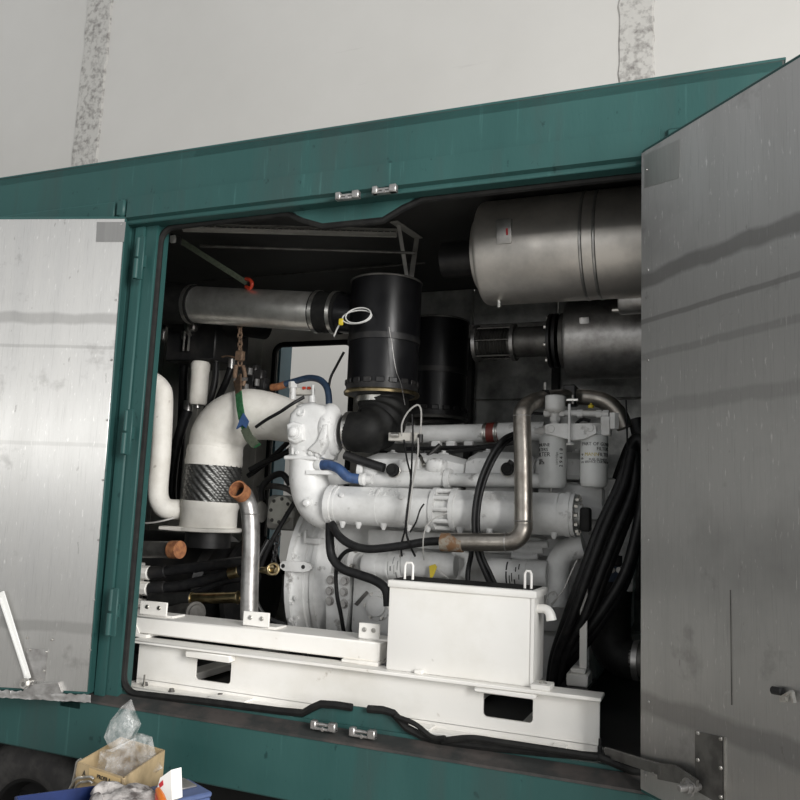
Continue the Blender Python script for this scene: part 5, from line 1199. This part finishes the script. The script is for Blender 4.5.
# crumpled plastic bag
def crumple(mb, seed, amt, f=9):
    for i, p in enumerate(mb.v):
        mb.v[i] = p + noise.noise_vector(p * f + Vector((seed, 0, 0))) * amt + noise.noise_vector(p * f * 2.7 + Vector((seed, 4, 0))) * amt * .45
    return mb
bag = thing('plastic_bag', 'crumpled clear plastic bag sticking up out of the cardboard box', 'bag')
yb_ = (A.y + C_.y) / 2 + .02
cc = at(128, 757, yb_)
m = MB().blob(cc + V(.005, 0, -.02), (.10, .08, .085), None, 2.4, 11, 7); crumple(m, 3, .05, 12).build('bag_body', M['film'], bag, sharp=4)
def twist(pts, rads, seed):
    m = MB().tube(PX(pts), [S(120, 730, yb_, r) for r in rads], 7, 1); return crumple(m, seed, .016, 16)
twist([(122, 748, yb_), (121, 736, yb_), (124, 725, yb_), (128, 711, yb_), (130, 701, yb_)], [11, 15, 18, 8, 0.8], 8).build('bag_neck', M['film'], bag, sharp=4)
# blue tool tray with wire handles, rag, papers, small blue case
t = thing('tool_tray', 'dark blue open metal tool tray with two wire handles', 'toolbox')
P0, P1 = atz(20, 802, .94), atz(96, 776, .94)
a = at(20, 800, -.86); zt_ = .955
p, q, r_c = atz(12, 806, zt_), atz(41, 790.5, zt_), atz(98, 776, zt_)
tray = MB(); k1 = atz(41, 791, zt_); k2 = atz(68, 797, zt_); k0 = atz(18, 801, zt_); k3 = k0 + k2 - k1
zb0 = TB + .0
def tray_box(c, ux, uy, lx, ly, z0, z1, m, parent, nm):
    mb = MB(); rot = Matrix((ux, uy, Z)).transposed()
    def sl(x0, x1, y0_, y1_, a, b):
        cen = c + ux * (x0 + x1) / 2 + uy * (y0_ + y1_) / 2; cen = V(cen.x, cen.y, (a + b) / 2); h = V((x1 - x0) / 2, (y1_ - y0_) / 2, (b - a) / 2); mb.box(cen - h, cen + h, .003, rot)
    w = .008
    sl(-lx, lx, -ly, -ly + w, z0, z1); sl(-lx, lx, ly - w, ly, z0, z1); sl(-lx, -lx + w, -ly, ly, z0, z1); sl(lx - w, lx, -ly, ly, z0, z1); sl(-lx, lx, -ly, ly, z0, z0 + .008)
    return mb.build(nm, m, parent)
ux = V(.80, -.6, 0).normalized(); uy = V(.6, .80, 0).normalized()
tray_box(atz(75, 806, zt_), ux, uy, .17, .16, TB, zt_, M['blueplastic'], t, 'tray_body')
for (u0, v0, u1, v1, um, vm) in ((71, 797, 93, 783, 80, 783), (66, 796, 94, 779, 77, 779)):
    yy = -.62; P = PX([(u0, v0 + 6), (u0 + 1, v0 - 1), (um - 2, vm + 1), (um + 6, vm - 1.5), (u1 - 3, v1 - 2), (u1, v1)], yy); MB().tube(P, .0045, 8, 5).build('wire_handle', M['zinc'], t)
tag(MB().tube(PX([(72, 786), (75, 772), (77, 762), (81, 759)], -.60), .004, 8, 4).build('steel_wire', M['zinc']), 'bent steel wire standing at the left corner of cardboard box', 'wire')
rag = MB().blob(at(124, 801, -.72), (.13, .09, .035), Matrix.Rotation(R_(-12), 3, 'Z'), 2.2, 48, 24); crumple(rag, 5, .035, 13)
tag(rag.build('rag', M['rag'], sharp=60), 'grubby white rag bundle in front of the cardboard box', 'rag')
pp = MB().prism(PX([(160, 778), (171, 770), (172, 800), (160, 806), (154, 800)], -.62), V(.02, .03, .004))
t = thing('paper_packet', 'white paper packet with red print beside the grubby rag', 'packet'); pp.build('packet_body', M['paper'], t)
MB().prism(PX([(159, 784), (163, 780), (163.5, 785), (160, 788)], -.6215), V(0, -.001, 0)).build('red_print', M['redink'], t)
t = thing('screwdriver', 'orange and red handled tool lying in front of the paper packet', 'tool')
P = PX([(158, 790, -.70), (161, 797, -.74), (164, 806, -.78)]); MB().tube(P, [.009, .013, .013], 12, 4).build('handle', M['orange'], t)
MB().tube(PX([(157, 794, -.72), (158, 800, -.75), (159, 806, -.78)]), [.007, .010, .010], 10, 4).build('handle_grip', M['red'], t)
t = thing('blue_case', 'pale blue plastic case with grey lid right of the paper packet', 'case')
c = atz(180, 795, .90); tray_box(c, V(.9, -.42, 0).normalized(), V(.42, .9, 0).normalized(), .085, .075, TB, .90, M['greyblue'], t, 'case_body')
cz = atz(178, 790, .925); rot = Matrix((V(.9, -.42, 0).normalized(), V(.42, .9, 0).normalized(), Z)).transposed()
MB().box(c + V(-.088, -.08, .0), c + V(.088, .08, .02), .006, rot).build('case_lid', M['greyblue'], t)
MB().box(c + V(-.07, .0, .02), c + V(.03, .07, .028), .003, rot).build('lid_inlay', M['galv'], t)
# ------------------------------------------------------------- light and camera
W_ = bpy.data.worlds.new('hall_daylight'); SC.world = W_; W_.use_nodes = True
W_.node_tree.nodes['Background'].inputs['Color'].default_value = (.97, .985, 1.0, 1); W_.node_tree.nodes['Background'].inputs['Strength'].default_value = .5
def area(name, loc, aim, sx, sy, power, col=(1, 1, 1)):
    l = bpy.data.lights.new(name, 'AREA'); l.shape = 'RECTANGLE'; l.size = sx; l.size_y = sy; l.energy = power; l.color = col
    o = bpy.data.objects.new(name, l); COL.objects.link(o); o.location = loc; o.rotation_euler = (Vector(aim) - Vector(loc)).to_track_quat('-Z', 'Y').to_euler(); return o
area('hall_gate_daylight', (6.2, -5.4, 4.0), (-1.8, .4, 1.9), 3.5, 4.5, 1150, (1, .985, .96))
area('hall_window_strip', (-5.6, -11, 2.9), (-2.6, 0, 2.4), 7, .30, 70, (1, .99, .96))
finish_roots()
cam = bpy.data.cameras.new('camera'); co = bpy.data.objects.new('camera', cam); COL.objects.link(co)
cam.sensor_fit = 'HORIZONTAL'; cam.sensor_width = 36; cam.lens = 36 * FPX / 800; cam.clip_start = .05; cam.clip_end = 100
Rm = Matrix(ROT)                                    # world = Rm @ (right, down, forward)
r_, d_, f_ = Rm.col[0], Rm.col[1], Rm.col[2]
co.matrix_world = Matrix.Translation(CAM) @ Matrix((r_, -d_, -f_)).transposed().to_4x4()
SC.camera = co
SC.view_settings.view_transform = 'Standard'; SC.view_settings.look = 'None'; SC.view_settings.gamma = 1; SC.view_settings.use_curve_mapping = False; SC.view_settings.exposure = 0.12
SC.cycles.use_denoising = True
